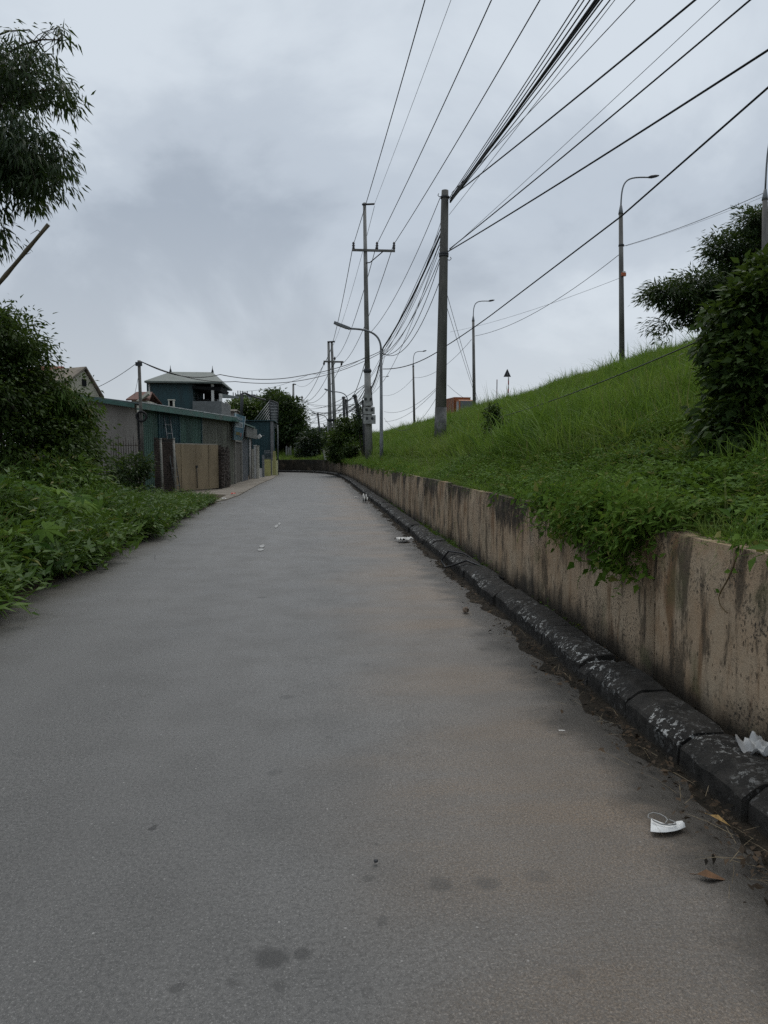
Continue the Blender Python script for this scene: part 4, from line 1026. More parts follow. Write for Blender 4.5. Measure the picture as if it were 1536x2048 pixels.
# small pole by the shed with a tyre hung on it
YS = 25.2; tp = P(278, 721, YS); bs = PG(286, 985, .02); bs = Vector((P(285.5, 900, YS).x, YS, .0))
SP = thing('service_pole', tuple(bs), 'thin rusty service pole at the corner of the shed with wires fanning from its top', 'pole')
mb = MB(); mb.tube([bs, tp], [.062, .05], 10); mb.build('shaft', plain('weathered_pole', (.10, .095, .085), .8, .35, 5, dirt=(.06, .075, .06)), SP)
mb = MB(); mb.obox(tp - Vector((0, .04, .12)), (.10, 0, 0), (0, .05, 0), (0, 0, .06)); mb.build('cable_clamp', M_DSTEEL, SP)
# tyre on the pole
tc_ = P(283, 833, YS-.13); mb = MB(); nU, nV = 28, 10; b0 = len(mb.v)
for i in range(nU):
    a = 2*math.pi*i/nU
    for j in range(nV):
        bb_ = 2*math.pi*j/nV; rr_ = .155 + .035*math.cos(bb_)
        mb.v.append(tc_ + Vector((math.cos(a)*rr_, .04*math.sin(bb_), math.sin(a)*rr_)))
for i in range(nU):
    for j in range(nV):
        mb.f.append((i*nV+j, ((i+1) % nU)*nV+j, ((i+1) % nU)*nV+(j+1) % nV, i*nV+(j+1) % nV)); mb.sm.append(True)
tag(mb.build('old_tyre', plain('tyre_rubber', (.014, .014, .015), .8), None), 'old black tyre hung on the service pole by the shed corner', 'tyre')

# ================================================================== CABLES
def cable(pts, r, label, group='overhead cables', sag=0.0, mat=None, name='overhead_cable', n=5, seg=18):
    """pts: world points; between each pair a parabola with the given sag (m)"""
    out = []
    for k in range(len(pts)-1):
        a, b = Vector(pts[k]), Vector(pts[k+1]); sg = sag[k] if isinstance(sag, (list, tuple)) else sag
        for i in range(seg if k == len(pts)-2 else seg):
            u = i/seg; out.append(a.lerp(b, u) - Vector((0, 0, sg*4*u*(1-u))))
    out.append(Vector(pts[-1])); mb = MB(); mb.tube(out, r, n)
    o = mb.build(name, mat or M_CABLE, None); return tag(o, label, 'cable', group)
def over(px0, py0, d0, ex, ey, de, r, label, sag=.25, group='overhead cables', mat=None):
    """a cable from a pole attachment out of the top or right of the frame and on past the camera"""
    a = P(px0, py0, d0); e = P(ex, ey, de); b = a + (e - a)*((d0 + 9)/(d0 - de))
    # lift the far end so that the sagging span still passes through e
    u = (e-a).length/(b-a).length; b = b + Vector((0, 0, sag*4*u*(1-u)/u))
    return cable([a, b], r, label, group, sag, mat, seg=40)
# from the T-arm pole
lab = 'bare power line from the T-arm pole passing overhead'
over(707, 489, YB, 850, 0, 18.5, .016, 'bare power line overhead from the insulator on the short T-arm end', .5, 'T-arm power lines overhead'); over(754, 488, YB, 983, 0, 18, .016, 'bare power line overhead from the middle T-arm insulator', .5, 'T-arm power lines overhead'); over(788, 488, YB, 1080, 0, 17.5, .016, 'bare power line overhead from the insulator on the long T-arm end', .5, 'T-arm power lines overhead')
over(749, 408, YB, 902, 0, 21, .008, 'thin grey earth wire from the tip of the tall slender pole', .3, mat=M_CABLE_G)
# from the dark pole: the thick bundle
la = 'black cable in the thick bundle climbing from the dark pole head'
for k, (ex, r) in enumerate(((1158, .012), (1168, .012), (1180, .014), (1192, .03), (1198, .022), (1205, .014), (1220, .012))):
    over(898 + k*.8, 397 + (k % 4)*2.5, YA-.1, ex, 0, 13.2 - k*.1, r, la, .25, 'thick cable bundle')
over(903, 386, YA, 1270, 0, 13, .009, 'thin cable from the very top of the dark pole beside the thick bundle', .2)
over(898, 430, YA, 1130, 130, 15, .007, 'very thin wire crossing below the thick bundle', .1, mat=M_CABLE_G)
over(905, 392, YA, 1390, 0, 12.2, .020, 'single heavy cable diverging right of the thick bundle', .25)
over(899, 500, YA, 1440, 0, 12.0, .006, 'hair-thin wire between two heavy cables from the pole waist', .2, mat=M_CABLE_G)
over(899, 498, YA, 1500, 0, 11.8, .017, 'upper heavy cable from the lower band of the dark pole', .25)
over(896, 503, YA, 1536, 100, 11, .021, 'lower heavy cable from the lower band of the dark pole', .25)
cable([P(1011, 846, 15.1) + Vector((0, .3, .15)), P(1420, 672, 6.9)], .007, 'stay wire running low over the grass from stump to vine bush', None, .06, name='stay_wire')
e = P(1536, 175, 11); a = P(766, 738, 33); b = a + (e-a)*((33+8)/(33-11))
cable([a, P(895, 690, 29), P(985, 628, 24.5), P(1243, 432, 15.5), e, e + (e - P(1243, 432, 15.5))*3.2], .019, 'lowest long black cable sweeping from the near curved lamp across the crest lamp', None, [.25, .02, .0, .0, 0.0])
# dark pole back to T-arm pole and lamp
lb = 'cable drooping from the dark pole back to the near curved lamp'
gb = 'cables between the dark pole and the near curved lamp'
cable([P(880, 396, YA), P(742, 664, YB-.2)], .012, 'thin cable from the dark pole hook to the slender pole', None, .5)
for k in range(5):
    cable([P(883 - k*.4, 440 + k*13, YA+.1), P(766 + (k-2)*1.5, 696 + abs(k-2)*9, 33), P(742, 768 + k*5, YB-.2)], .009 + (.024 if k == 2 else 0), 'cable of the thick strand from dark pole past the curved lamp to the slender pole', 'thick strand behind the dark pole', [.25 + .16*abs(k-2), .25])
cable([P(884, 505, YA), P(764, 712, 33)], .013, lb, gb, .55); cable([P(883, 512, YA), P(764, 708, 33)], .013, lb, gb, 1.0); cable([P(881, 558, YA), P(765, 706, 33)], .013, lb, gb, .95)
cable([P(884, 470, YA), P(742, 790, YB-.1)], .009, 'slack cable sagging from the dark pole to the meter boxes', None, .9)
cable([P(882, 455, YA), P(700, 815, 62)], .012, 'long thin cable from the dark pole into the tangle by the bush', None, .6); cable([P(884, 480, YA), P(696, 800, 63)], .010, 'long faint cable below it into the tangle by the bush', None, 1.0, M_CABLE_G)
# guys of the dark pole
for x0, y0, x1, y1, lbl in ((893, 585, 966, 806, 'upper stay wire of the dark pole slanting to the slope'), (893, 612, 962, 812, 'lower stay wire of the dark pole slanting to the slope')):
    q = PB(x1, y1) or PB(x1, y1+12) or PB(x1, y1+25) or PB(x1, y1+40); cable([P(x0, y0, YA), q], .009, lbl, 'stay wires of the dark pole', 0.1, name='stay_wire')
lc = 'slack cable looping from the foot of the dark pole towards the slender pole'
for py, px1, py1, sg, w_ in ((772, 768, 823, .35, 'upper'), (775, 770, 843, .3, 'middle'), (788, 768, 836, .9, 'lowest and slackest')):
    cable([P(877, py, YA), P(px1, py1, 36)], .007, w_ + ' cable looping from the foot of the dark pole towards the slender pole', 'slack loops low on the dark pole', sg, M_CABLE_G)
cable([P(895, 770, YA), P(926, 795, 27)], .006, 'short thin wire stub from the foot of the dark pole', None, .02, M_CABLE_G)
# T-arm lines onward to the double pole and beyond
ld = 'power line from slender pole to the double pole'
for a_, b_, w_ in zip(INSB, INSC, ('short-arm', 'middle', 'long-arm')): cable([a_, b_], .02, '%s power line from the slender pole to the double pole' % w_, 'T-arm power lines going on to the double pole', 1.2)
cable([P(749, 412, YB), P(669, 684, YC)], .012, 'thin earth wire between the slender pole top and double pole top', None, .6, M_CABLE_G)
for (px, py), (qx, qy) in (((648, 727), (580, 796)), ((669, 720), (594, 796)), ((683, 728), (604, 796))):
    cable([P(px, py, YC-.2), P(qx, qy, YD-.3)], .028, 'sagging line from the double pole to the distant T pole', 'lines to the distant T pole', 2.2)
cable([P(669, 684, YC), P(592, 769, YD)], .02, 'faint earth wire from the double pole to the distant T pole', None, 2.0, M_CABLE_G)
# service wires over the houses
cable([P(280, 722, YS), P(440, 749, 29), P(600, 752, 31), P(760, 703, 33)], .015, 'upper service cable looping from the shed pole to the near curved lamp', None, [.28, .16, .14])
cable([P(280, 722, YS), P(470, 763, 29.5), P(640, 753, 31.5), P(761, 706, 33)], .013, 'lower service cable looping from the shed pole to the near curved lamp', None, [.22, .16, .10])
cable([P(278, 723, YS), P(192, 776, 28)], .010, 'thin wire from the shed pole to the beige house', None, .06)
cable([P(278, 745, YS), P(269, 790, 29)], .007, 'short slack wire hanging down from the shed pole', None, .04)
cable([P(482, 783, 62), P(620, 748, 58), P(735, 712, YB)], .012, 'faint wire from the far tower roof to the slender pole', None, .3, M_CABLE_G)
# tangle of lines around the bend
rt = random.Random(5); le = 'thin line in the tangle of wires over the bend'; ge = 'tangle of wires over the bend'
ends_l = [(604, 800), (606, 812), (611, 823), (612, 838), (612, 846), (613, 852), (610, 862), (612, 868)]
ends_r = [(733, 770), (731, 806), (731, 800), (687, 800), (691, 806), (688, 815), (636, 830), (688, 822), (731, 812), (709, 795)]
for k in range(20):
    l_, r_ = ends_l[k % 8], ends_r[rt.randrange(10)]
    d0, d1 = 100 + rt.uniform(-4, 4), (YB if r_[0] > 720 else 62 if r_[0] > 650 else 95)
    if r_[0] == 709: d1 = 46
    cable([P(l_[0], l_[1] + rt.uniform(-4, 4), d0), P(r_[0], r_[1] + rt.uniform(-2, 2), d1)], .016, le, ge, rt.uniform(.15, .9), M_CABLE if k % 3 else M_CABLE_G, n=4, seg=12)
for k in range(9):
    a_ = (728 + rt.uniform(0, 6), 770 + rt.uniform(0, 40)); b_ = (686 + rt.uniform(0, 8), 800 + rt.uniform(0, 40))
    cable([P(*a_, YB), P(*b_, 62)], .014, 'slack wire dropping from the meter boxes into the bush', 'slack wires behind the meter boxes', rt.uniform(.2, 1.0), n=4, seg=12)
cable([P(733, 767, YB), P(600, 812, 100)], .018, 'heavier cable sloping from the slender pole across the bend', None, .8)
cable([P(730, 724, YB-.2), P(697, 800, 63)], .022, 'black cable falling steeply from the slender pole to the leaning dark pole', None, .5)
# drops on the slender pole
for k in range(3):
    cable([P(741 + k, 772, YB-.2), P(744 + k, 800 + 6*k, YB-.35), P(738 + k, 835, YB-.35)], .012, 'service drop loop hanging on the meter-box pole', 'service drops on the meter-box pole', [.15, .2], n=4, seg=8)
# crest lamp feeder
lf = 'feeder cable strung between crest lamps'; gf = 'crest lamp feeder cables'
cable([P(1532, 384, 32), P(1248, 492, 40)], .014, lf, gf, .15); cable([P(1532, 391, 32), P(1252, 492, 40)], .006, lf, gf, .12, M_CABLE_G)
cable([P(1240, 508, 40), P(950, 672, 66.7)], .018, lf, gf, .75); cable([P(943, 679, 66.7), P(826, 755, 93.3)], .018, lf, gf, 1.0); cable([P(826, 757, 93.3), P(763, 790, 121)], .018, lf, gf, .8)
cable([P(1240, 556, 40), P(900, 664, 72)], .010, 'faint straight wire from the orange box lamp past the dark pole', None, .3, M_CABLE_G)
# ================================================================== BUILDINGS ON THE LEFT
M_GREYWALL = plain('grey_render', (.22, .205, .183), .9, .12, 2, dirt=(.16, .147, .13), dsc=.9, bump=.15, stretch=(1, 1, .3))
M_GRN = plain('green_sheet', (.072, .132, .105), .55, .14, 2.5, dirt=(.04, .07, .06), stretch=(1, 1, .2))
M_TEAL = plain('teal_sheet', (.026, .064, .073), .5, .16, 2.5, dirt=(.018, .04, .048), stretch=(1, 1, .2))
M_GREENGREY = plain('grey_green_sheet', (.15, .152, .122), .6, .2, 2.5, dirt=(.06, .06, .045), stretch=(1, 1, .25))
M_ROOFG = plain('roof_edge_green', (.06, .13, .11), .5, .2, 3, dirt=(.1, .12, .11))
M_ROOFD = plain('roof_dark_sheet', (.10, .125, .125), .5, .2, 3)
M_GATE = plain('tan_gate_sheet', (.235, .185, .118), .7, .15, 2.2, dirt=(.15, .11, .066), bump=.1, stretch=(1, 1, .4))
M_BRICK = plain('old_brick', (.052, .040, .034), .95, .45, 9, dirt=(.022, .020, .017))
M_SHUT = plain('grey_shutter', (.16, .17, .18), .55, .15, 3)
M_SHUT2 = plain('brown_shutter', (.115, .105, .10), .6, .15, 3)
M_CREAM = plain('cream_render', (.52, .50, .43), .85, .1, 3, dirt=(.28, .25, .19))
M_WHITE = plain('white_render', (.58, .575, .55), .85, .1, 3, dirt=(.38, .36, .32))
M_YELW = plain('yellow_render', (.42, .40, .165), .85, .12, 4, dirt=(.28, .26, .12))
M_YELP = plain('pale_yellow_render', (.60, .58, .33), .85, .1, 4)
M_WOOD = plain('grey_door_wood', (.085, .08, .07), .85, .3, 6, stretch=(1, 1, .2))
M_FRAME = plain('pale_wood_frame', (.27, .26, .23), .8, .2, 5)
M_DARK = plain('interior_dark', (.01, .011, .012), .9, .1)
M_TILE_R = plain('red_roof_tile', (.21, .062, .04), .8, .25, 6, dirt=(.10, .05, .04))
M_TILE_B = plain('beige_roof_tile', (.235, .20, .155), .85, .2, 5, dirt=(.14, .12, .10))
M_BEIGE = plain('beige_render', (.50, .47, .37), .85, .1, 3)
M_BLUE = plain('faded_blue_board', (.115, .205, .255), .55, .2, 5, dirt=(.10, .13, .12))
M_PALEB = plain('pale_lettering', (.36, .41, .42), .6, .25, 20, dirt=(.18, .24, .27))
M_OLIVE = plain('olive_lettering', (.17, .145, .065), .6, .2, 20)
UPV = Vector((0, 0, 1))

def ribbed(p0, p1, z0, z1a, z1b, nrm, pitch=.14, depth=.022):
    """profiled metal sheet from p0 to p1, its top going from z1a to z1b"""
    p0, p1, nrm = Vector(p0), Vector(p1), Vector(nrm).normalized(); L = (p1-p0).length; d = (p1-p0)/L; mb = MB()
    xs = [0.0]; ds = [0.0]; x = 0
    while x < L - pitch:
        for a, h in ((.55, 0), (.65, 1), (.9, 1), (1.0, 0)): xs.append(x + a*pitch); ds.append(h*depth)
        x += pitch
    xs.append(L); ds.append(0)
    b = len(mb.v)
    for x_, h in zip(xs, ds):
        q = p0 + d*x_ + nrm*h; zt = z1a + (z1b-z1a)*x_/L
        mb.v += [Vector((q.x, q.y, z0)), Vector((q.x, q.y, zt))]
    for i in range(len(xs)-1): mb.f.append((2*i, 2*i+2, 2*i+3, 2*i+1)); mb.sm.append(False)
    return mb
def flat(v): return Vector((v.x, v.y, 0))

# --- long shed: grey gable wall towards us, sheet-metal side along the road
A = Vector((-6.18, 26.2, 0)); B = Vector((-4.12, 36, 0)); dAB = (B-A).normalized(); nAB = Vector((dAB.y, -dAB.x, 0)); back = -nAB
Dd = A + back*2.15; Cc = B + back*2.6
zA, zB = 3.20, 3.20; zD = 3.52
SH = thing('metal_shed', tuple(A), 'long low shed with a grey rendered end wall and patchwork green and teal sheet-metal side', 'shed')
mb = MB(); mb.prism([Vector((Dd.x, Dd.y, -.05)), Vector((A.x, A.y, -.05)), Vector((A.x, A.y, zA-.03)), Vector((Dd.x, Dd.y, zD-.03))], dAB*.14); mb.build('end_wall', M_GREYWALL, SH)
mb = MB(); q0, q1 = Dd + dAB*.02 - nAB*0, A; zz = 1.36
mb.obox((Dd+A)/2 - dAB*.012 + UPV*zz, (A-Dd)*.5, dAB*.012, UPV*.012); mb.build('render_seam', M_DARK, SH)
def at(px, off=0):
    # facade point seen at pixel column px
    d = ray(px, 900); dd = Vector((d.x, d.y, 0)); den_ = dd.x*dAB.y - dd.y*dAB.x; u = (A.x*dAB.y - A.y*dAB.x)/den_; return Vector((dd.x*u, dd.y*u, 0)) + nAB*off
segs = ((286, 317, M_GRN), (317, 326, M_TEAL), (326, 358, M_TEAL), (358, 402, M_GRN), (402, 434, M_GREENGREY), (434, 467, M_GREENGREY))
for a_, b_, m_ in segs:
    ribbed(at(a_, .0), at(b_, .0), -.05, zA-.02, zA-.02, nAB, .17, .03).build('wall_sheet', m_, SH)
for px in (317, 358, 402):
    q = at(px, .03); mb = MB(); mb.obox(q + UPV*1.55, dAB*.04, nAB*.035, UPV*1.6); mb.build('steel_post', M_TEAL, SH)
mb = MB(); mb.prism([Dd + dAB*.05, Cc, B - nAB*.05, A - nAB*.05 + dAB*.05], UPV*2.9); mb.build('inner_walls', M_DARK, SH)
# roof sheet and fascia
mb = MB(); o1 = -dAB*.25; o2 = nAB*.28
mb.prism([Dd + o1 - nAB*.25 + UPV*(zD+.02), A + o1 + o2 + UPV*(zA-.01), B + o2 + dAB*.1 + UPV*(zB-.01), Cc + dAB*.1 + UPV*(zD+.02)], UPV*.05); RF = mb.build('roof', M_ROOFD, SH)
mb = MB(); mb.obox((A+B)/2 + o2 + nAB*.03 + UPV*(zA-.07), (B-A)*.515, nAB*.02, UPV*.105); mb.build('fascia', M_ROOFG, RF)
mb = MB(); mb.obox((A+B)/2 + o2 + nAB*.03 + UPV*(zA+.055), (B-A)*.515, nAB*.03, UPV*.016); mb.build('gutter_edge', plain('pale_flashing', (.42, .45, .45), .4), RF)
mb = MB(); mb.obox((A+Dd)/2 + o1 - dAB*.02 + UPV*((zA+zD)/2 - .05), (A-Dd)*.55 + UPV*(zA-zD)*.55, dAB*.02, UPV*.07); mb.build('verge_trim', M_ROOFG, RF)
# ladder
LA = at(331, .2); t = thing('ladder', tuple(LA), 'slim pale metal ladder leaning on the teal sheets of the shed', 'ladder')
for s_ in (-1, 1):
    mb = MB(); mb.tube([LA + dAB*.26*s_ + UPV*.02 + nAB*.25, LA + dAB*.26*s_ + UPV*2.98 - nAB*.13], .022, 6); mb.build('rail', M_STEEL, t)
for k in range(8):
    u = .1 + .11*k; c = (LA + UPV*.02 + nAB*.25).lerp(LA + UPV*2.98 - nAB*.13, u); mb = MB(); mb.tube([c - dAB*.26, c + dAB*.26], .016, 6); mb.build('rung', M_STEEL, t)
# rooftop hatch box
c = P(343, 808, 31); t = thing('roof_vent', tuple(c - UPV*.3), 'small pale box vent standing on the shed roof', 'vent'); mb = MB(); z0 = 3.25
for dx in (-.09, .09): mb.box(c.x+dx-.02, c.x+dx+.02, c.y-.1, c.y+.1, z0, c.z+.14)
mb.box(c.x-.13, c.x+.13, c.y-.12, c.y+.12, c.z+.14, c.z+.18); mb.build('vent_frame', M_CREAM, t)
mb = MB(); mb.box(c.x-.07, c.x+.07, c.y+.06, c.y+.08, z0, c.z+.14); mb.build('vent_back', M_DARK, t)

# --- iron railing before the grey wall
f0, f1 = Vector((P(222, 900, 24.2).x, 24.2, 0)), Vector((P(282, 900, 24.6).x, 24.6, 0)); t = thing('iron_railing', tuple(f0), 'rusty spiked iron railing before the grey shed wall', 'railing')
M_RUST = plain('rusty_iron', (.075, .06, .05), .8, .3, 12)
for k in range(13):
    q = f0.lerp(f1, k/12); h = 1.97 + (.14 if k % 3 == 0 else 0) + random.uniform(-.03, .03); mb = MB(); mb.tube([q, q + UPV*(h-.12), q + UPV*h], [.013, .013, .003], 5); mb.build('picket', M_RUST, t)
for h in (1.78, 1.25, .4):
    mb = MB(); mb.tube([f0 + UPV*h, f1 + UPV*h], .014, 5); mb.build('rail', M_RUST, t)

# --- dark brick wall and posts between railing and gate
G0 = Vector((-5.5, 28.6, 0)); G1 = Vector((-4.12, 31.6, 0))
bmesh_ = MB(); bmesh_.obox((0, 0, 0), (.108, 0, 0), (0, .055, 0), (0, 0, .032)); BR = bmesh_.mesh('brick'); BR.materials.append(M_BRICK)
def brick_run(parent, a, b, h, org, rough=.0):
    d = (b-a); L = d.length; d = d/L; n = max(1, int(L/.23)); ang = math.atan2(d.y, d.x)
    for r in range(int(h/.075)):
        for k in range(n):
            x = (k + .5 + (.5 if r % 2 else 0))*L/n
            if x > L: continue
            if r > h/.075 - 4 and random.random() < .12*(r - h/.075 + 5): continue
            o = bpy.data.objects.new('brick', BR); COL.objects.link(o); o.parent = parent
            p = a + d*x + UPV*(.04 + r*.075); o.location = p - org + Vector((random.uniform(-rough, rough), random.uniform(-rough, rough), 0)); o.rotation_euler = (0, 0, ang + random.uniform(-rough, rough)*3)
BW0 = Vector((P(291, 900, 27.3).x, 27.3, 0)); BW1 = Vector((P(345, 900, 28.5).x, 28.5, 0))
t = thing('brick_wall', tuple(BW0), 'short wall of dark damp bricks between the railing and the tan gate', 'wall'); mb = MB(); dd = (BW1-BW0).normalized(); nn_ = Vector((dd.y, -dd.x, 0))
mb.obox((BW0+BW1)/2 - nn_*.05 + UPV*1.02, (BW1-BW0)*.5, nn_*.09, UPV*1.05); mb.build('mortar', plain('dark_mortar', (.03, .028, .025), .95), t)
brick_run(t, BW0, BW1, 2.1, ORG[t.name], .004)
for px, d, lbl in ((322, 27.5, 'thin pale post standing against the dark brick wall'), (348, 28.1, 'pale gate post at the hinge side of the tan gate')):
    b = Vector((P(px+3, 960, d).x, d, 0)); tp = P(px-1, 878, d); t = thing('gate_post', tuple(b), lbl, 'post'); mb = MB(); mb.tube([b, tp], [.05, .043], 8); mb.build('shaft', M_FRAME, t)
    mb = MB(); mb.tube([tp - UPV*.02, tp + UPV*.03], .055, 8); mb.build('cap', M_FRAME, t)

# --- tan double gate
GT = thing('sheet_gate', tuple(G0), 'closed tan sheet-metal double gate with a padlock', 'gate'); dG = (G1-G0).normalized(); nG = Vector((dG.y, -dG.x, 0)); LG = (G1-G0).length
cuts = (0, .20, .50, .775, 1.0)
for k in range(4):
    a_, b_ = G0 + dG*LG*cuts[k] + dG*.012, G0 + dG*LG*cuts[k+1] - dG*.012; mb = MB(); mb.obox((a_+b_)/2 + UPV*.98, (b_-a_)/2, nG*(.022 + .008*(k % 2)), UPV*.9); pn = mb.build('gate_panel', M_GATE, GT)
c = G0 + dG*LG*.5 + nG*.06 + UPV*1.0; mb = MB(); mb.obox(c, dG*.035, nG*.03, UPV*.045); pl = mb.build('padlock', M_DSTEEL, GT)
mb = MB(); mb.tube([c - UPV*.05, c - UPV*.85 + dG*.02], .014, 6); mb.build('drop_bolt', M_DSTEEL, GT)
mb = MB(); mb.obox(G0 + dG*LG*.5 - nG*.04 + UPV*1.9, dG*LG*.5, nG*.02, UPV*.02); mb.build('head_rail', M_FRAME, GT)
# --- stacked brick pier
p0 = G1 + dG*.06 + Vector((.02, .1, 0)); p1 = p0 + Vector((.16, 1.9, 0)); t = thing('brick_pier', tuple(p0), 'rough stacked-brick pier between tan gate and shop door', 'pier')
mb = MB(); mb.obox((p0+p1)/2 + Vector((-.14, 0, .85)), (.08, 0, 0), (p1-p0)*.5, UPV*.85); mb.build('core', M_DARK, t); brick_run(t, p0, p1, 1.85, ORG[t.name], .02)
q = p0 + Vector((-.02, -.25, 0)); brick_run(t, q + Vector((-.12, .18, 0)), q + Vector((.12, .18, 0)), 2.0, ORG[t.name], .02)

# --- shop row from the shed end onwards
S0 = Vector((-4.05, 35.6, 0)); S1 = Vector((-3.93, 44.4, 0)); dS = (S1-S0).normalized(); nS = Vector((dS.y, -dS.x, 0)); LS = (S1-S0).length
SHP = thing('shop_building', tuple(S0), 'low row of shuttered shop fronts beyond the shed', 'building')
def onS(px, off=0.0):
    d = ray(px, 900); dd = Vector((d.x, d.y, 0)); den_ = dd.x*dS.y - dd.y*dS.x; u = (S0.x*dS.y - S0.y*dS.x)/den_; return Vector((dd.x*u, dd.y*u, 0)) + nS*off
mb = MB(); mb.prism([S0 - nS*.12, S1 - nS*.12, S1 - nS*4, S0 - nS*4], UPV*3.05); mb.build('wall', M_WOOD, SHP)
mb = MB(); mb.prism([S0 + nS*.35 + UPV*3.02 - dS*.3, S1 + nS*.35 + UPV*3.02, S1 - nS*4.2 + UPV*3.55, S0 - nS*4.2 + UPV*3.55 - dS*.3], UPV*.07); mb.build('roof', M_ROOFG, SHP)
# door
a_, b_ = onS(469), onS(482); mb = MB(); mb.obox((a_+b_)/2 - nS*.05 + UPV*1.05, (b_-a_)*.42, nS*.03, UPV*1.05); dr = mb.build('door', M_WOOD, SHP)
for q in (a_, b_):
    mb = MB(); mb.obox(q + UPV*1.2, dS*.07, nS*.06, UPV*1.2); mb.build('door_frame', M_FRAME, SHP)
for k in range(3):
    mb = MB(); mb.obox((a_+b_)/2 + UPV*(2.16 + .11*k), (b_-a_)*.46, nS*.05, UPV*.035); mb.build('transom_slat', M_FRAME, SHP)
# shutters with real slats
def shutter(x0, x1, zt, mat):
    a_, b_ = onS(x0), onS(x1); mb = MB(); n = int((b_-a_).length/.14)
    ribbed(a_, b_, .02, zt, zt, nS, .14, .03).build('shutter', mat, SHP)
shutter(484, 495, 2.55, M_SHUT); shutter(497, 503.5, 2.4, M_SHUT2)
q = onS(496, .1); mb = MB(); mb.tube([q, q + UPV*2.7], .05, 8); mb.build('downpipe', M_WHITE, SHP)
a_, b_ = onS(484, .22), onS(506, .22); mb = MB(); mb.obox((a_+b_)/2 + UPV*2.72, (b_-a_)/2, nS*.04, UPV*.3); mb.build('awning_board', plain('awning_brown', (.12, .125, .115), .7, .2, 3), SHP)
# blue sign board, hung out from the wall
BS = thing('shop_sign', tuple(onS(478, .4) + UPV*2.2), 'faded blue upright shop sign with washed-out pale lettering, tilted over the door', 'sign')
s_tl, s_tr, s_br, s_bl = P(471.3, 827, 36.0), P(490.5, 833, 36.9), P(484.5, 881, 36.9), P(467.5, 879.5, 36.0)
nrm = (s_tr - s_tl).cross(s_bl - s_tl).normalized()
if nrm.y > 0: nrm = -nrm
mb = MB(); mb.prism([s_bl, s_br, s_tr, s_tl], -nrm*.06); mb.build('board', M_BLUE, BS)
def onB(u, v): return s_tl.lerp(s_tr, u).lerp(s_bl.lerp(s_br, u), v)
def patch(u0, u1, v0, v1, m_, nm, off=.006): mb = MB(); mb.prism([onB(u0, v1) + nrm*off, onB(u1, v1) + nrm*off, onB(u1, v0) + nrm*off, onB(u0, v0) + nrm*off], nrm*.004); mb.build(nm, m_, BS)
patch(.08, .86, .27, .50, M_PALEB, 'pale_panel')
for k in range(5): patch(.12 + k*.13, .20 + k*.13, .10, .20 + .02*(k % 2), M_PALEB, 'lettering')
for k in range(4): patch(.16 + k*.16, .26 + k*.16, .31 + .02*(k % 2), .45, M_SHUT, 'lettering', .012)
patch(.2, .6, .68, .80, M_OLIVE, 'lettering'); patch(.66, .84, .70, .84, plain('faded_red_print', (.20, .12, .11), .6), 'lettering')
for a_, b_ in ((s_tl, s_bl), (s_tr, s_br)):
    mb = MB(); mb.tube([a_ + nrm*.01, b_ + nrm*.01], .018, 5); mb.build('sign_edge', M_PALEB, BS)
mb = MB(); q = onS(478, 0); mb.tube([onB(.3, .15) - nrm*.06, Vector((q.x-.1, q.y+.3, onB(.3, .15).z))], .02, 5); mb.build('bracket', M_DSTEEL, BS)
# black service mast with a horizontal bar
b = P(482.5, 828, 40); b.z = 3.2; tp = P(484, 787, 40); t = thing('service_mast', tuple(b), 'black service mast on the shop roof with a bar bending off to the right', 'mast')
mb = MB(); mb.tube([b, tp], .085, 8); mb.build('mast', M_DSTEEL, t)
mb = MB(); mb.tube([tp, P(490, 786, 40), P(505, 793, 41), P(531, 800, 43)], .05, 6); mb.build('bar', M_DSTEEL, t)

# --- white gate piers and low white wall
YW = 45.2
for x0, x1, y0, m_, lbl in ((503.5, 508.5, 900, M_CREAM, 'stained white gate pier, shorter, next to the brown shutter'), (508.5, 513.2, 892, M_WHITE, 'tall white gate pier with the stained foot'), (513.6, 518.6, 893, M_CREAM, 'tall cream gate pier beside the low white wall')):
    a_, b_ = P(x0, 957, YW), P(x1, 957, YW); zt = P(x0, y0, YW).z; t = thing('gate_pier', (a_.x, YW, 0), lbl, 'pier'); mb = MB(); mb.box(a_.x, b_.x-.01, YW, YW+.3, -.05, zt); mb.build('shaft', m_, t)
    mb = MB(); mb.box(a_.x-.015, b_.x+.002, YW-.02, YW+.32, zt+.001, zt+.06); mb.build('cap', m_, t)
a_, b_ = P(519, 950, 47.5), P(526.5, 950, 47.5); zt = P(520, 937, 47.5).z; t = thing('low_wall', (a_.x, 47.5, 0), 'low bright white wall stub between gate pier and yellow wall', 'wall'); mb = MB(); mb.box(a_.x, b_.x, 47.5, 47.8, -.05, zt); mb.build('wall', M_WHITE, t); mb = MB(); mb.box(b_.x-.06, b_.x+.06, 47.45, 47.85, -.05, zt+.85); mb.build('post', M_SHUT, t)
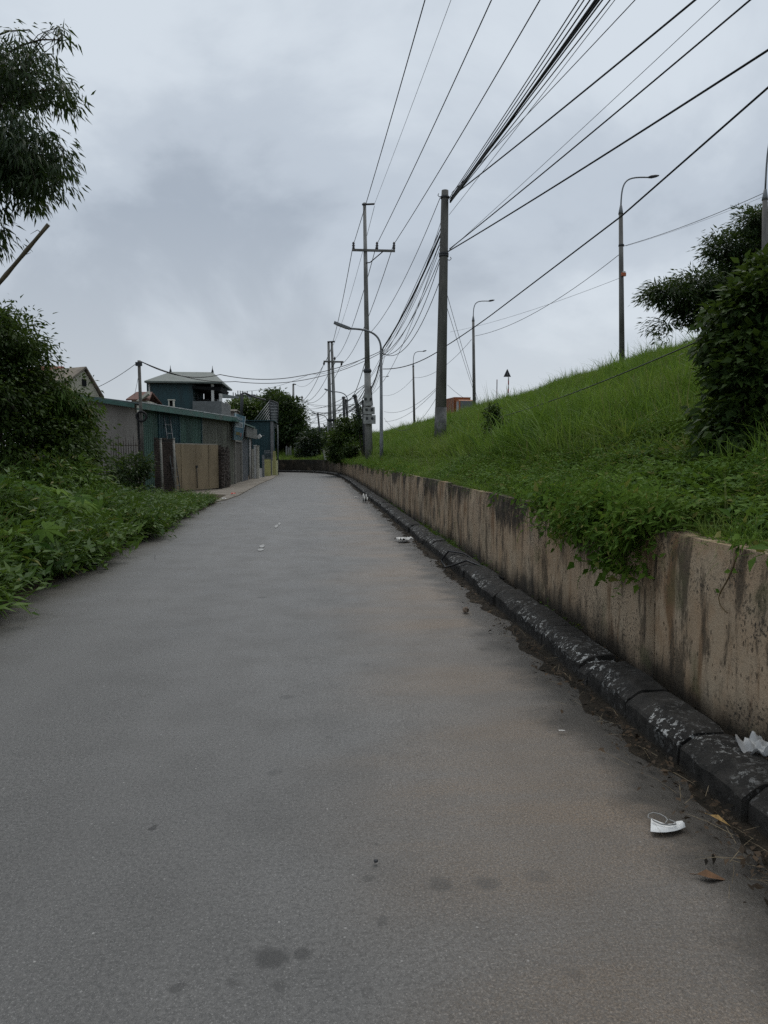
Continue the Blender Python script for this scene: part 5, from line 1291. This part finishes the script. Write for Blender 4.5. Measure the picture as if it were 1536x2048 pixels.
# --- yellow wall and pillar
YY = 50.0
a_, b_ = P(527.6, 950, YY), P(541.2, 950, YY); zt = P(530, 919, YY).z; t = thing('yellow_wall', (a_.x, YY, 0), 'mustard yellow boundary wall topped by a small blue-grey fence', 'wall'); mb = MB(); mb.box(a_.x, b_.x, YY, YY+.22, -.05, zt); mb.build('wall', M_YELW, t)
for k in range(6):
    x = a_.x + .05 + (b_.x-a_.x-.1)*k/5; mb = MB(); mb.tube([(x, YY+.1, zt), (x, YY+.1, zt+.62)], .012, 5); mb.build('fence_bar', M_STEEL, t)
for h in (.08, .45):
    mb = MB(); mb.tube([(a_.x, YY+.1, zt+h), (b_.x, YY+.1, zt+h)], .013, 5); mb.build('fence_rail', M_STEEL, t)
YP = 52.2; a_, b_ = P(544, 950, YP), P(555.5, 950, YP); zt = P(545, 921, YP).z; t = thing('yellow_gate_base', (a_.x, YP, 0), 'pale yellow gate base with a taller yellow pillar rising from it', 'pillar'); mb = MB(); mb.box(a_.x, b_.x, YP, YP+.3, -.05, zt); mb.build('base', M_YELP, t)
mb = MB(); x0, x1 = P(546.3, 950, YP).x, P(551.5, 950, YP).x; mb.box(x0, x1, YP-.05, YP+.25, -.05, P(547, 902, YP).z); mb.build('pillar', M_YELW, t)

# --- teal building
YT = 53.4; xl, xr = P(500, 900, YT).x, P(544.5, 900, YT).x; zt = P(520, 842, YT).z
TB_ = thing('teal_building', (xr, YT, 0), 'dark teal sheet-clad building with a grey corner column behind the yellow wall', 'building')
ribbed((-8.5, YT, 0), (xr, YT, 0), -.05, zt, zt, (0, -1, 0), .2, .03).build('front_wall', M_TEAL, TB_)
ribbed((xr, YT, 0), (xr-.05, 57.2, 0), -.05, zt, zt, (1, 0, 0), .2, .03).build('side_wall', M_TEAL, TB_)
mb = MB(); mb.box(xr-.10, xr+.10, YT-.12, YT+.08, -.05, zt-.02); mb.build('corner_column', plain('column_grey', (.18, .18, .185), .8), TB_)
mb = MB(); mb.prism([(-8.6, YT-.2, zt), (xr+.2, YT-.2, zt), (xr+.2, 57.4, zt+.02), (-8.6, 57.4, zt+.3)], (0, 0, .06)); mb.build('roof', M_TEAL, TB_)
mb = MB(); mb.box(-8.4, xr-.15, YT+.1, 57, 0, zt-.1); mb.build('inner_walls', M_DARK, TB_)
mb = MB(); q = P(555.5, 900, 54.5); mb.tube([(q.x, 54.5, 0), (q.x, 54.5, P(555, 850, 54.5).z)], .05, 8); mb.build('drain_pipe', M_STEEL, TB_)
# floodlight on a bracket
c = P(518.5, 873, 46.5); t = thing('floodlight', tuple(c), 'small white floodlight on a wall bracket below the teal eaves', 'floodlight'); mb = MB(); mb.obox(c, Vector((.09, -.02, .07)), Vector((.02, .04, 0)), Vector((-.06, 0, .08))); mb.build('lamp_head', M_WHITE, t)
mb = MB(); mb.tube([c + Vector((0, .05, .05)), P(507, 864, 46.5), P(505, 864, 46)], .015, 5); mb.build('bracket', M_STEEL, t)
mb = MB(); mb.tube([c + Vector((0, .05, .05)), P(529, 871, 47)], .012, 5); mb.build('bracket_arm', M_STEEL, t)
# roof frame
t = thing('roof_frame', tuple(P(530, 848, 55)), 'rusting steel billboard frame of slanted bars over the teal roof', 'frame')
for k in range(8):
    u = k/7; a_ = P(508 + 32*u, 842 + 9*u, 54.5); b_ = P(539.2, 802 + 42*u, 56); mb = MB(); mb.tube([a_, b_], .028, 5); mb.build('slanted_bar', M_STEEL, t)
corners = [P(539, 800, 56), P(555.5, 806, 57.5), P(555.5, 856, 57.5), P(541.5, 852, 56)]
for k in range(4):
    mb = MB(); mb.tube([corners[k], corners[(k+1) % 4]], .05, 5); mb.build('frame_bar', M_DSTEEL, t)
def onC(u, v): return corners[0].lerp(corners[1], u).lerp(corners[3].lerp(corners[2], u), v)
for k in range(1, 9):
    mb = MB(); mb.tube([onC(0, k/9), onC(1, max(0, k/9 - .10))], .024, 4); mb.build('mesh_bar', M_STEEL, t)
for k in range(1, 6):
    mb = MB(); mb.tube([onC(k/6, 0), onC(k/6, 1)], .022, 4); mb.build('mesh_bar', M_STEEL, t)
mb = MB(); mb.prism([c_ + Vector((0, .08, 0)) for c_ in corners], (0, .03, 0)); mb.build('backing_sheet', plain('grey_backing', (.12, .13, .13), .7, .25, 4), t)
for q in (corners[3], corners[2]):
    mb = MB(); mb.tube([q, Vector((q.x, q.y, zt-.3 if q.x < xr else 0))], .05, 6); mb.build('leg', M_DSTEEL, t)
mb = MB(); mb.tube([P(506, 846, 54.5), P(541, 853, 56)], .05, 5); mb.build('foot_bar', M_DSTEEL, t)

# --- hip-roofed teal house behind the shed
YH = 48.0; xl, xr = P(294, 800, YH).x, P(424, 800, YH).x; ze = P(350, 764, YH).z; zr = P(350, 743, YH+2).z; xo = P(386, 800, YH).x
H = thing('hip_roof_house', (xl, YH, 0), 'dark teal house with a hipped grey-green roof and ridge finials behind the shed', 'house')
mb = MB(); mb.box(xl, xo, YH, YH+4.5, 0, ze-.02); mb.build('upper_wall', M_TEAL, H)
mb = MB(); mb.box(xo+.02, P(444, 800, YH).x, YH-.3, YH+4.6, 0, P(400, 803, YH).z); mb.build('terrace_block', plain('terrace_grey', (.15, .16, .16), .85, .15, 3), H)
mb = MB(); mb.box(xo+.02, P(420, 800, YH).x, YH+3.4, YH+4.4, P(400, 803, YH).z, P(400, 790, YH).z); mb.build('balustrade', M_SHUT, H)
for px in (390, 393.5, 398):
    q = P(px, 800, YH+1); mb = MB(); mb.box(q.x-.04, q.x+.04, YH+1, YH+1.08, P(400, 803, YH).z, P(400, 786, YH).z); mb.build('baluster', M_DARK, H)
q = P(426.5, 800, YH-.1); mb = MB(); mb.box(q.x-.10, q.x+.06, YH-.2, YH-.05, P(400, 804, YH).z, ze+.05); mb.build('veranda_post', M_WHITE, H)
q = P(299.5, 800, YH-.05); mb = MB(); mb.tube([(q.x, YH-.06, 3.5), (q.x, YH-.06, ze)], .05, 7); mb.build('downpipe', M_WHITE, H)
x0, x1 = P(288.5, 764, YH-.6).x, P(444, 764, YH-.6).x; y0, y1 = YH-.6, YH+5.1; rl, rr2 = P(341, 743, YH+2.2).x, P(425, 743, YH+2.2).x; yr = YH+2.2
v = [Vector((x0, y0, ze)), Vector((x1, y0, ze-.02)), Vector((x1, y1, ze)), Vector((x0, y1, ze)), Vector((rl, yr, zr)), Vector((rr2, yr, zr))]
mb = MB(); mb.v = v + [a_ - UPV*.1 for a_ in v[:4]]; mb.f = [(0, 1, 5, 4), (1, 2, 5), (2, 3, 4, 5), (3, 0, 4), (0, 6, 7, 1), (1, 7, 8, 2), (2, 8, 9, 3), (3, 9, 6, 0), (6, 9, 8, 7)]; mb.sm = [False]*9; RF = mb.build('roof', plain('roof_grey_green', (.125, .145, .13), .6, .12, 2.5, dirt=(.10, .115, .105)), H)
for q in (v[4], v[5]):
    mb = MB(); mb.tube([q - UPV*.03, q + UPV*.12, q + UPV*.2, q + UPV*.42], [.09, .06, .03, .008], 7); mb.build('finial', M_DSTEEL, RF)
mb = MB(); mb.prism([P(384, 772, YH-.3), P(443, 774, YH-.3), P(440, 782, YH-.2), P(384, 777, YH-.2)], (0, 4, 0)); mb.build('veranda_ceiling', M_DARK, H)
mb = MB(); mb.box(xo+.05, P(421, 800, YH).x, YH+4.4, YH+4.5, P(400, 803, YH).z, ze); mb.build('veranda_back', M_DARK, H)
# lean-to sheet beside it
mb = MB(); mb.prism([P(440, 787, YH), P(477, 793, YH+4), P(477, 796, YH+4), P(440, 795, YH)], (0, .5, .0)); mb.build('lean_to_roof', M_ROOFD, H)
q = P(441, 800, YH); mb = MB(); mb.box(q.x-.09, q.x+.09, YH, YH+.2, 2.5, P(441, 787, YH).z); mb.build('lean_to_post', M_WHITE, H)

# --- other houses glimpsed behind
def gable_house(name, px0, px1, ye, yr_, d, dep, label, wallm, roofm, zb=0):
    x0, x1 = P(px0, ye, d).x, P(px1, ye, d).x; ze_, zr_ = P(px0, ye, d).z, P(px0, yr_, d).z; t = thing(name, (x0, d, 0), label, 'house')
    mb = MB(); xm = (x0+x1)/2
    mb.prism([(x0, d, 0), (x1, d, 0), (x1, d, ze_), (x0, d, ze_)], (0, dep, 0)); mb.build('wall', wallm, t)
    mb = MB(); ov = .25
    mb.prism([(x0-ov, d-ov, ze_-.05), (x1+ov, d-ov, ze_-.05), (x1+ov*.2, d+dep/2, zr_), (x0-ov*.2, d+dep/2, zr_)], (0, 0, .08)); mb.prism([(x0-ov, d+dep+ov, ze_-.05), (x1+ov, d+dep+ov, ze_-.05), (x1+ov*.2, d+dep/2, zr_), (x0-ov*.2, d+dep/2, zr_)], (0, 0, .08)); mb.build('roof', roofm, t)
    return t, x0, x1, ze_, zr_
# beige house: steep gable turned partly towards us
Rr = P(168, 737, 30); r_ = Vector((math.cos(R(35)), -math.sin(R(35)), 0)); f_ = Vector((-math.sin(R(35)), -math.cos(R(35)), 0)); Rl = Rr - r_*3.0
t = thing('beige_house', (Rr.x, Rr.y, 0), 'beige house with a pale tiled roof and cream gable behind the thicket', 'house')
fe, be = f_*.85 - UPV*.62, -f_*.8 - UPV*1.1
for nm, e_ in (('roof_front', fe), ('roof_back', be)):
    o_ = r_*.14; mb = MB(); mb.prism([Rl - o_, Rr + o_, Rr + o_ + e_, Rl - o_ + e_], UPV*.07); mb.build(nm, M_TILE_B, t)
mb = MB(); gf, gb = Rr + f_*.7 - UPV*.56, Rr - f_*.68 - UPV*1.0
mb.prism([Vector((gf.x, gf.y, 0)), Vector((gb.x, gb.y, 0)), gb, Rr - UPV*.06, gf], -r_*2.8); mb.build('wall', M_BEIGE, t)
q = Rr + f_*.02 + r_*.012 - UPV*.55; mb = MB(); mb.obox(q, f_*.1, r_*.012, UPV*.14); mb.build('gable_vent', M_DARK, t)
gable_house('red_roof_house', 55, 103, 745, 728, 36, 3, 'house of which only a red tiled ridge shows above the thicket', M_BEIGE, M_TILE_R)
t, x0, x1, ze_, zr_ = gable_house('dull_red_roof_house', 263, 292, 800, 782, 44, 3, 'house with a dull red tiled roof peeping over the shed behind the service pole', M_CREAM, plain('dull_red_tile', (.14, .075, .06), .85, .2, 6))
mb = MB(); mb.prism([P(272, 802, 43.5), P(296, 782, 43.5), P(296, 788, 43.5), P(279, 802, 43.5)], (0, .6, 0)); mb.build('bargeboard', M_CREAM, t)
t, x0, x1, ze_, zr_ = gable_house('pale_house', 432, 468, 822, 818, 60, 4, 'pale cement house with a flat top behind the shed roof', plain('pale_cement', (.33, .315, .29), .85, .15, 2), M_APRON)
mb = MB(); a_ = P(448, 813, 59); mb.box(a_.x, a_.x+.45, 59, 59.5, 3, P(448, 809, 59).z); mb.prism([P(446.5, 808.5, 59), P(458, 808.5, 59), P(452, 803, 59)], (0, .5, 0)); mb.build('stair_turret', plain('pale_cement', (.33, .315, .29)), t)
# distant tower under construction
YX = 210; x0, x1 = P(467, 800, YX).x, P(514, 800, YX).x; t = thing('unfinished_tower', (x0, YX, 0), 'distant grey apartment tower still under construction with scaffold on top', 'building'); zt = P(480, 795, YX).z
mb = MB(); mb.box(x0, x1, YX, YX+8, 0, zt); mb.build('frame_core', plain('far_concrete', (.30, .32, .345), .9, .12, .3), t)
for k in range(8):
    x = x0 + (x1-x0)*(k+.5)/8; mb = MB(); mb.box(x-.22, x+.22, YX-.4, YX-.02, 0, zt); mb.build('pier', plain('far_concrete_pale', (.38, .40, .42), .9, .1, .3), t)
for k in range(3):
    mb = MB(); z = zt - 2.6*k - .5; mb.box(x0-.2, x1+.2, YX-.3, YX-.03, z-.25, z); mb.build('floor_slab', plain('far_concrete_dark', (.2, .21, .23), .9, .1, .3), t)
for k in range(11):
    x = x0 + (x1-x0)*k/10; mb = MB(); mb.tube([(x, YX-.5, zt), (x, YX-.5, zt + random.uniform(.8, 2.0))], .12, 4); mb.build('scaffold_pole', M_DSTEEL, t)
mb = MB(); mb.box(x0+.5, x1-.5, YX+.5, YX+5, zt+.01, zt+.9); mb.build('formwork', plain('far_concrete_dark', (.2, .21, .23)), t)
# fence posts at the bend
for k, px in enumerate((573, 577.5, 581.5, 589.5, 592.5)):
    q = P(px, 905, 68); z = bankz(q.x, 68); tp_ = P(px, 893 + (k % 2)*3, 68).z; t = thing('fence_post', (q.x, 68, z-.1), 'pale concrete fence post under the trees on the grassy mound', 'post', 'posts on the mound'); mb = MB(); mb.box(q.x-.07, q.x+.07, 67.95, 68.09, z-.1, tp_); mb.build('shaft', M_CONC_L, t); mb = MB(); mb.prism([(q.x-.07, 67.95, tp_), (q.x+.07, 67.95, tp_), (q.x, 67.95, tp_+.07)], (0, .14, 0)); mb.build('cap', M_CONC_L, t)
# ================================================================== TRUCK, SIGNS, LITTER
# orange box truck on the crest road, coming towards us
yt = 86.0; cx = P(934, 800, yt).x; gz = bankz(cx, yt + 2) + .05; ang = R(8); ct, st_ = math.cos(ang), math.sin(ang)
ztop = P(930, 792.5, yt).z; TH = ztop - gz
T = thing('box_truck', (cx, yt, gz), 'orange box truck driving along the crest behind the grass', 'truck')
M_ORG = plain('orange_paint', (.27, .085, .026), .5, .12, 3, dirt=(.16, .06, .03)); M_ORS = plain('faded_orange_side', (.22, .105, .065), .7, .25, 3, dirt=(.2, .17, .15)); M_GLASS = plain('dark_glass', (.02, .03, .036), .1, .2, spec=.8); M_TYRE = plain('tyre_rubber', (.014, .014, .015))
def TL(x, y, z): return Vector((cx + x*ct - y*st_, yt + x*st_ + y*ct, gz + z))
def tbox(mb, x0, x1, y0, y1, z0, z1): c = TL((x0+x1)/2, (y0+y1)/2, (z0+z1)/2); mb.obox(c, TL((x1-x0)/2, 0, 0)-TL(0, 0, 0), TL(0, (y1-y0)/2, 0)-TL(0, 0, 0), (0, 0, (z1-z0)/2))
mb = MB(); tbox(mb, -1.0, 1.0, 1.6, 6.6, .75, TH); bxo = mb.build('cargo_box', M_ORG, T)
mb = MB(); tbox(mb, -1.015, -1.002, 1.8, 6.5, .85, TH-.15); mb.build('side_curtain', M_ORS, bxo)
for y in np.linspace(1.75, 6.5, 7):
    mb = MB(); tbox(mb, -1.05, -1.016, y-.05, y+.05, .8, TH-.05); mb.build('side_post', M_ORG, bxo)
mb = MB(); tbox(mb, -1.04, 1.04, 1.57, 6.63, TH-.06, TH+.01); mb.build('top_rim', plain('rim_orange', (.33, .12, .05), .5), bxo)
zc_ = TH - .38
mb = MB(); pr = [(0, .45), (0, 1.15), (.22, zc_-.12), (.42, zc_), (1.45, zc_), (1.45, .45)]
mb.prism([TL(-.9, y, z) for y, z in pr], TL(1.8, 0, 0)-TL(0, 0, 0)); cabo = mb.build('cab', M_ORG, T)
wa, wb = (.02, 1.2), (.205, zc_-.16)
mb = MB(); mb.prism([TL(-.78, wa[0]-.02, wa[1]), TL(.78, wa[0]-.02, wa[1]), TL(.74, wb[0]-.02, wb[1]), TL(-.74, wb[0]-.02, wb[1])], (0, -.02, .005)); mb.build('windshield', M_GLASS, cabo)
for s_ in (-1, 1):
    mb = MB(); tbox(mb, s_*.905-.01, s_*.905+.01, .35, 1.1, 1.25, zc_-.2); mb.build('side_window', M_GLASS, cabo)
    mb = MB(); tbox(mb, s_*.62-.13, s_*.62+.13, -.05, -.005, .68, .84); mb.build('headlight', plain('headlight_glass', (.55, .55, .52), .2, spec=.7), cabo)
    mb = MB(); tbox(mb, s_*1.02-.07, s_*1.02+.07, -.05, .05, 1.3, 1.62); mb.build('mirror', M_DSTEEL, cabo)
mb = MB(); tbox(mb, -.92, .92, -.12, -.01, .38, .6); mb.build('bumper', M_DSTEEL, T)
mb = MB(); tbox(mb, -.6, .6, .6, 6.4, .45, .74); mb.build('chassis', M_DSTEEL, T)
for y in (.75, 5.2):
    for s_ in (-1, 1):
        a_ = TL(s_*.72, y, .4); b_ = TL(s_*.95, y, .4); mb = MB(); mb.tube([a_, a_.lerp(b_, .15), a_.lerp(b_, .85), b_], [.34, .4, .4, .34], 18); wh = mb.build('wheel', M_TYRE, T)
        c_ = TL(s_*.955, y, .4); mb = MB(); mb.tube([b_, c_], [.2, .16], 12); mb.build('rim', M_STEEL, wh)

# warning sign seen from behind, striped post
def striped(base, h, r, parent, n):
    for k in range(n):
        mb = MB(); mb.tube([base + UPV*(h*k/n), base + UPV*(h*(k+1)/n)], r, 8); mb.build('stripe', M_RED if k % 2 else M_WHT, parent)
M_RED = plain('sign_red', (.30, .035, .03), .5); M_WHT = plain('sign_white', (.55, .55, .54), .5); M_BACK = plain('sign_back', (.035, .036, .038), .6)
d = 58.0; b = P(1016.5, 797, d); b.z = bankz(b.x, d) - .1; tp = P(1014.5, 738, d); lo = P(1014.5, 753, d)
t = thing('warning_sign', tuple(b), 'triangular road sign seen from its dark back on a red and white striped post', 'road sign'); striped(b, lo.z - b.z, .045, t, 7)
mb = MB(); e = .30; mb.prism([lo + Vector((-e, 0, -.03)), lo + Vector((e, 0, -.03)), Vector((lo.x+.04, lo.y, tp.z-.06)), Vector((lo.x, lo.y, tp.z)), Vector((lo.x-.04, lo.y, tp.z-.06))], (0, .03, 0)); mb.build('sign_plate', M_BACK, t)
mb = MB(); mb.tube([lo, lo + UPV*.3], .03, 6); mb.build('clamp_bar', M_STEEL, t)
b = P(993.5, 803, 60); b.z = bankz(b.x, 60) - .1; h = P(993.5, 759, 60).z - b.z; t = thing('marker_post', tuple(b), 'thin dark striped marker post left of the triangular sign', 'marker post'); 
for k in range(6):
    mb = MB(); mb.tube([b + UPV*(h*k/6), b + UPV*(h*(k+1)/6)], .035 if k else .06, 8); mb.build('stripe', (M_BACK, plain('dull_red', (.16, .05, .045), .6))[k % 2], t)
# small poster board at the wall end
d = 57.5; tl, tr, br, bl = P(645.8, 900.5, d), P(658.3, 899, d), P(660, 919, d), P(649, 920.5, d)
q = (bl+br)/2; t = thing('notice_board', tuple(q - UPV*.2), 'small pale weathered notice board tilted on a stake at the far end of the wall', 'sign'); mb = MB(); mb.prism([bl, br, tr, tl], (0, .04, 0)); mb.build('board', plain('notice_pale', (.42, .43, .36), .7, .15, 8), t)
def onN(u, v, o=-.008): return tl.lerp(tr, u).lerp(bl.lerp(br, u), v) + Vector((0, o, 0))
def npatch(pts, m_): mb = MB(); mb.prism([onN(*p) for p in pts], (0, -.004, 0)); mb.build('print', m_, t)
npatch([(.1, .17), (.9, .17), (.9, .03), (.1, .03)], plain('notice_brown', (.17, .125, .11), .7)); npatch([(.15, .38), (.5, .34), (.9, .47), (.9, .40), (.5, .25), (.15, .31)], plain('notice_dark', (.07, .075, .05), .7))
npatch([(.2, .56), (.45, .54), (.45, .47), (.2, .5)], plain('notice_dark', (.07, .075, .05))); npatch([(.3, .72), (.42, .72), (.42, .66), (.3, .66)], plain('notice_dark', (.07, .075, .05))); npatch([(.55, .86), (.72, .86), (.72, .76), (.55, .76)], plain('notice_dark', (.07, .075, .05)))
gz_ = bankz(q.x, d+.05); mb = MB(); mb.tube([Vector((q.x, d+.06, min(gz_, q.z)-.1)), Vector((q.x-.02, d+.06, tr.z))], .025, 6); mb.build('stake', M_BARK, t)

# face mask on the asphalt
mc = PG(1333, 1650, .012); t = thing('face_mask', tuple(mc), 'crumpled white disposable face mask lying flat on the asphalt near the kerb', 'face mask'); M_MASK = plain('mask_fabric', (.70, .71, .70), .8, .06, 30, bump=.3)
def G(px, py, z=.02): return PG(px, py, z)
top_ = [(1302, 1637), (1316, 1643), (1332, 1651), (1346, 1648), (1352, 1645), (1362, 1647)]; bot_ = [(1301, 1664), (1315, 1665.5), (1331, 1665.5), (1347, 1663.5), (1358, 1660.5), (1371, 1655)]
mb = MB(); rows = 4
for r in range(rows+1):
    for a_, b_ in zip(top_, bot_):
        u = r/rows; q = G(a_[0]+(b_[0]-a_[0])*u, a_[1]+(b_[1]-a_[1])*u, .014); q.z = .016 + .012*math.sin(u*math.pi)*abs(math.sin(a_[0]*.7)) + .006*(r % 2); mb.v.append(q)
for r in range(rows):
    for k in range(5): mb.f.append((r*6+k, r*6+k+1, (r+1)*6+k+1, (r+1)*6+k)); mb.sm.append(True)
mb.build('mask_body', M_MASK, t)
mb = MB(); mb.tube([G(px, py, .022) for px, py in ((1303, 1638), (1296, 1635), (1297, 1629), (1306, 1625), (1320, 1628), (1331, 1634), (1335, 1640), (1331, 1645))], .0022, 5); mb.build('ear_loop', plain('loop_grey', (.32, .32, .31), .8), t)
mb = MB(); mb.tube([G(px, py, .034) for px, py in ((1305, 1639), (1309, 1642), (1322, 1648), (1338, 1650), (1352, 1648), (1350, 1644), (1338, 1639))], .0028, 5); mb.build('ear_loop', plain('loop_dark', (.20, .20, .195), .8), t)

def scrap(name, px, py, w_, l_, h, mat, label, cat, z=.014, rot=0.0, amp=.5, n=7, on=None):
    c = PG(px, py, z) if on is None else on; t = MB(); pts = {}
    for i in range(n+1):
        for j in range(n+1):
            u, v_ = i/n-.5, j/n-.5; k = .75 + .4*mnoise.noise(Vector((u*2+px, v_*2+py, 1))); x, y = u*w_*k*1.2, v_*l_*k*1.2
            t.v.append(c + Vector((x*math.cos(rot)-y*math.sin(rot), x*math.sin(rot)+y*math.cos(rot), max(0.002, h*(.4 + amp*1.4*mnoise.noise(Vector((u*4+py, v_*4, px))))))))
    for i in range(n):
        for j in range(n): t.f.append((i*(n+1)+j, i*(n+1)+j+1, (i+1)*(n+1)+j+1, (i+1)*(n+1)+j)); t.sm.append(True)
    o = t.build(name, mat, None, tuple(c)); return tag(o, label, cat)
M_PAPER = plain('white_paper', (.56, .555, .53), .8, .15, 20); M_PLAS = plain('grimy_plastic', (.42, .42, .41), .45, .15, 15); M_LEAF = plain('dead_leaf', (.14, .075, .038), .8, .3, 20); M_LEAFY = plain('tan_dead_leaf', (.36, .23, .085), .7, .2, 15)
scrap('paper_scrap', 808, 1082, .26, .30, .10, M_PAPER, 'folded white paper scrap at the kerb foot', 'litter', rot=.4)
scrap('paper_cup', 730, 1004, .17, .2, .26, M_PAPER, 'crumpled white cup beside the kerb farther along', 'litter', amp=.8)
scrap('paper_scrap', 712, 995, .10, .12, .05, M_PAPER, 'tiny pale scrap on the road past the crumpled cup', 'litter')
wpt, _ = wallpt(s_of_y(2.98), -.13); scrap('plastic_bag', 1522, 1520, .13, .22, .10, M_PLAS, 'torn whitish plastic bag piece lodged between kerb and wall', 'litter', on=Vector((wpt[0], wpt[1]+.05, .16)), rot=.3, amp=.55, n=16)
def fallen(px, py, size, dv, mat, label, z):
    c = PG(px, py, z); t = thing('leaf', tuple(c), label, 'leaf')
    me = mesh_from('blade', [leaf_arrays(np.array([c - Vector(dv).normalized()*size*.5]), np.array([dv]), size, (T_NARROW[0]*np.array([1, 1.5, 1.6]), T_NARROW[1]), up=np.array([[.1, -.2, 1.]]))], mat, c); link(me, 'blade', t)
    mb = MB(); d_ = Vector(dv).normalized(); mb.tube([c - d_*size*.7, c - d_*size*.45], .0016, 5); mb.build('stalk', mat, t)
fallen(1425, 1750, .11, (1, -.25, .03), M_LEAF, 'curled brown leaf lying alone on the asphalt', .014)
fallen(1440, 1637, .085, (.7, -.75, -.05), M_LEAFY, 'narrow yellow-tan leaf in the gutter by the face mask', .030)
scrap('cigarette_end', 1123.5, 1462, .034, .012, .010, M_PAPER, 'white cigarette stub on the brown-stained asphalt', 'litter', rot=-.15, amp=.1)
scrap('plastic_ball', 467, 990, .16, .16, .16, plain('red_plastic', (.62, .05, .03), .4), 'small red plastic scrap on the cement apron', 'litter', z=.04, amp=.3)
scrap('paper_scrap', 449, 998, .16, .14, .06, M_PAPER, 'white paper bit near the red scrap on the apron', 'litter', z=.04)
# broken stone
def stone(px, py, r, mat, label, z=.01, seed=0):
    c = PG(px, py, z); mb = MB(); n, m_ = 9, 6
    for i in range(m_+1):
        for j in range(n):
            a_, b_ = 2*math.pi*j/n, math.pi*i/m_; v_ = Vector((math.sin(b_)*math.cos(a_), math.sin(b_)*math.sin(a_), math.cos(b_)*.75)); mb.v.append(c + UPV*r*.6 + v_*r*(1 + .45*mnoise.noise(v_*2 + Vector((seed, 0, 0)))))
    for i in range(m_):
        for j in range(n): mb.f.append((i*n+j, (i+1)*n+j, (i+1)*n+(j+1) % n, i*n+(j+1) % n)); mb.sm.append(False)
    tag(mb.build('stone', mat, None, tuple(c)), label, 'stone')
stone(931, 1224, .034, plain('brown_stone', (.16, .12, .09), .9, .4, 30, dirt=(.4, .38, .35)), 'small broken brown stone on the asphalt', seed=3)
stone(752, 1724, .008, M_DSTEEL, 'dark pebble near the middle of the road', seed=9)

# gutter litter: leaves, twigs, crumbs (uncountable)
lit_p, lit_d, lit_s, lit_u = [], [], [], []
for _ in range(3400):
    y = 2.2 + 26*random.random()**2.0; dens_ = .5 + mnoise.noise(Vector((y*1.3, 2, 0)))
    if random.random() > dens_ + .25: continue
    q, nn = wallpt(s_of_y(y), -.43 - abs(random.gauss(0, .10)) if random.random() < .72 else random.uniform(-.15, -.02))
    on_k = q[0] > 1.9
    lit_p.append((q[0], q[1], (.085 if on_k else .034 - .2*max(0, 1.63-q[0])*.08) + random.random()*.014)); a_ = random.uniform(0, 6.28); lit_d.append((math.cos(a_), math.sin(a_), random.gauss(0, .3))); lit_s.append(random.choice((.012, .018, .02, .03, .045))); lit_u.append((random.gauss(0, .5), random.gauss(0, .5), 1))
lit_p = np.array(lit_p); h = len(lit_p)
me = mesh_from('gutter_leaves', [leaf_arrays(lit_p, np.array(lit_d), np.array(lit_s), T_DIAM, up=np.array(lit_u))], (lambda: (lambda t: t.fin(t.mix(t.n('ShaderNodeAttribute', attribute_name='tint').outputs['Fac'], (.018, .015, .011), (.085, .058, .036)), .85, .2))(NT('gutter_leaf')))())
tag(link(me, 'gutter_leaves'), 'dead leaves and crumbs scattered along the gutter and kerb', 'leaf litter', kind='stuff')
tp_, td_, ts_ = [], [], []
for _ in range(230):
    y = 2.2 + 16*random.random()**1.8; q, nn = wallpt(s_of_y(y), -.42 - abs(random.gauss(0, .14))); a_ = random.gauss(math.pi/2, .8); tp_.append((q[0], q[1], .026 + random.random()*.02)); td_.append((math.cos(a_), math.sin(a_), random.gauss(0, .1))); ts_.append(random.uniform(.05, .24))
me = mesh_from('gutter_straw', [leaf_arrays(np.array(tp_), np.array(td_), np.array(ts_), (np.array([(0,-.006,0), (.5,-.006,.05), (1,0,0), (.5,.006,.05), (0,.006,0)]), [(0,1,3,4), (1,2,3)]))], plain('straw', (.17, .135, .085), .8, .4, 14))
tag(link(me, 'gutter_straw'), 'dry straw stalks strewn in the gutter', 'straw', kind='stuff')
# loose black hose over the kerb
kp = lambda y, off, z: Vector((*wallpt(s_of_y(y), off)[0], z))
mb = MB(); mb.tube([kp(9.0, -.05, .12), kp(9.4, -.2, .21), kp(9.75, -.34, .2), kp(9.8, -.43, .07), kp(9.3, -.46, .05), kp(9.0, -.42, .12), kp(8.75, -.3, .215), kp(8.3, -.12, .17), kp(7.9, -.06, .13)], .012, 6)
tag(mb.build('hose', M_CABLE), 'black hose looped over the kerb stones beside the folded paper', 'hose')
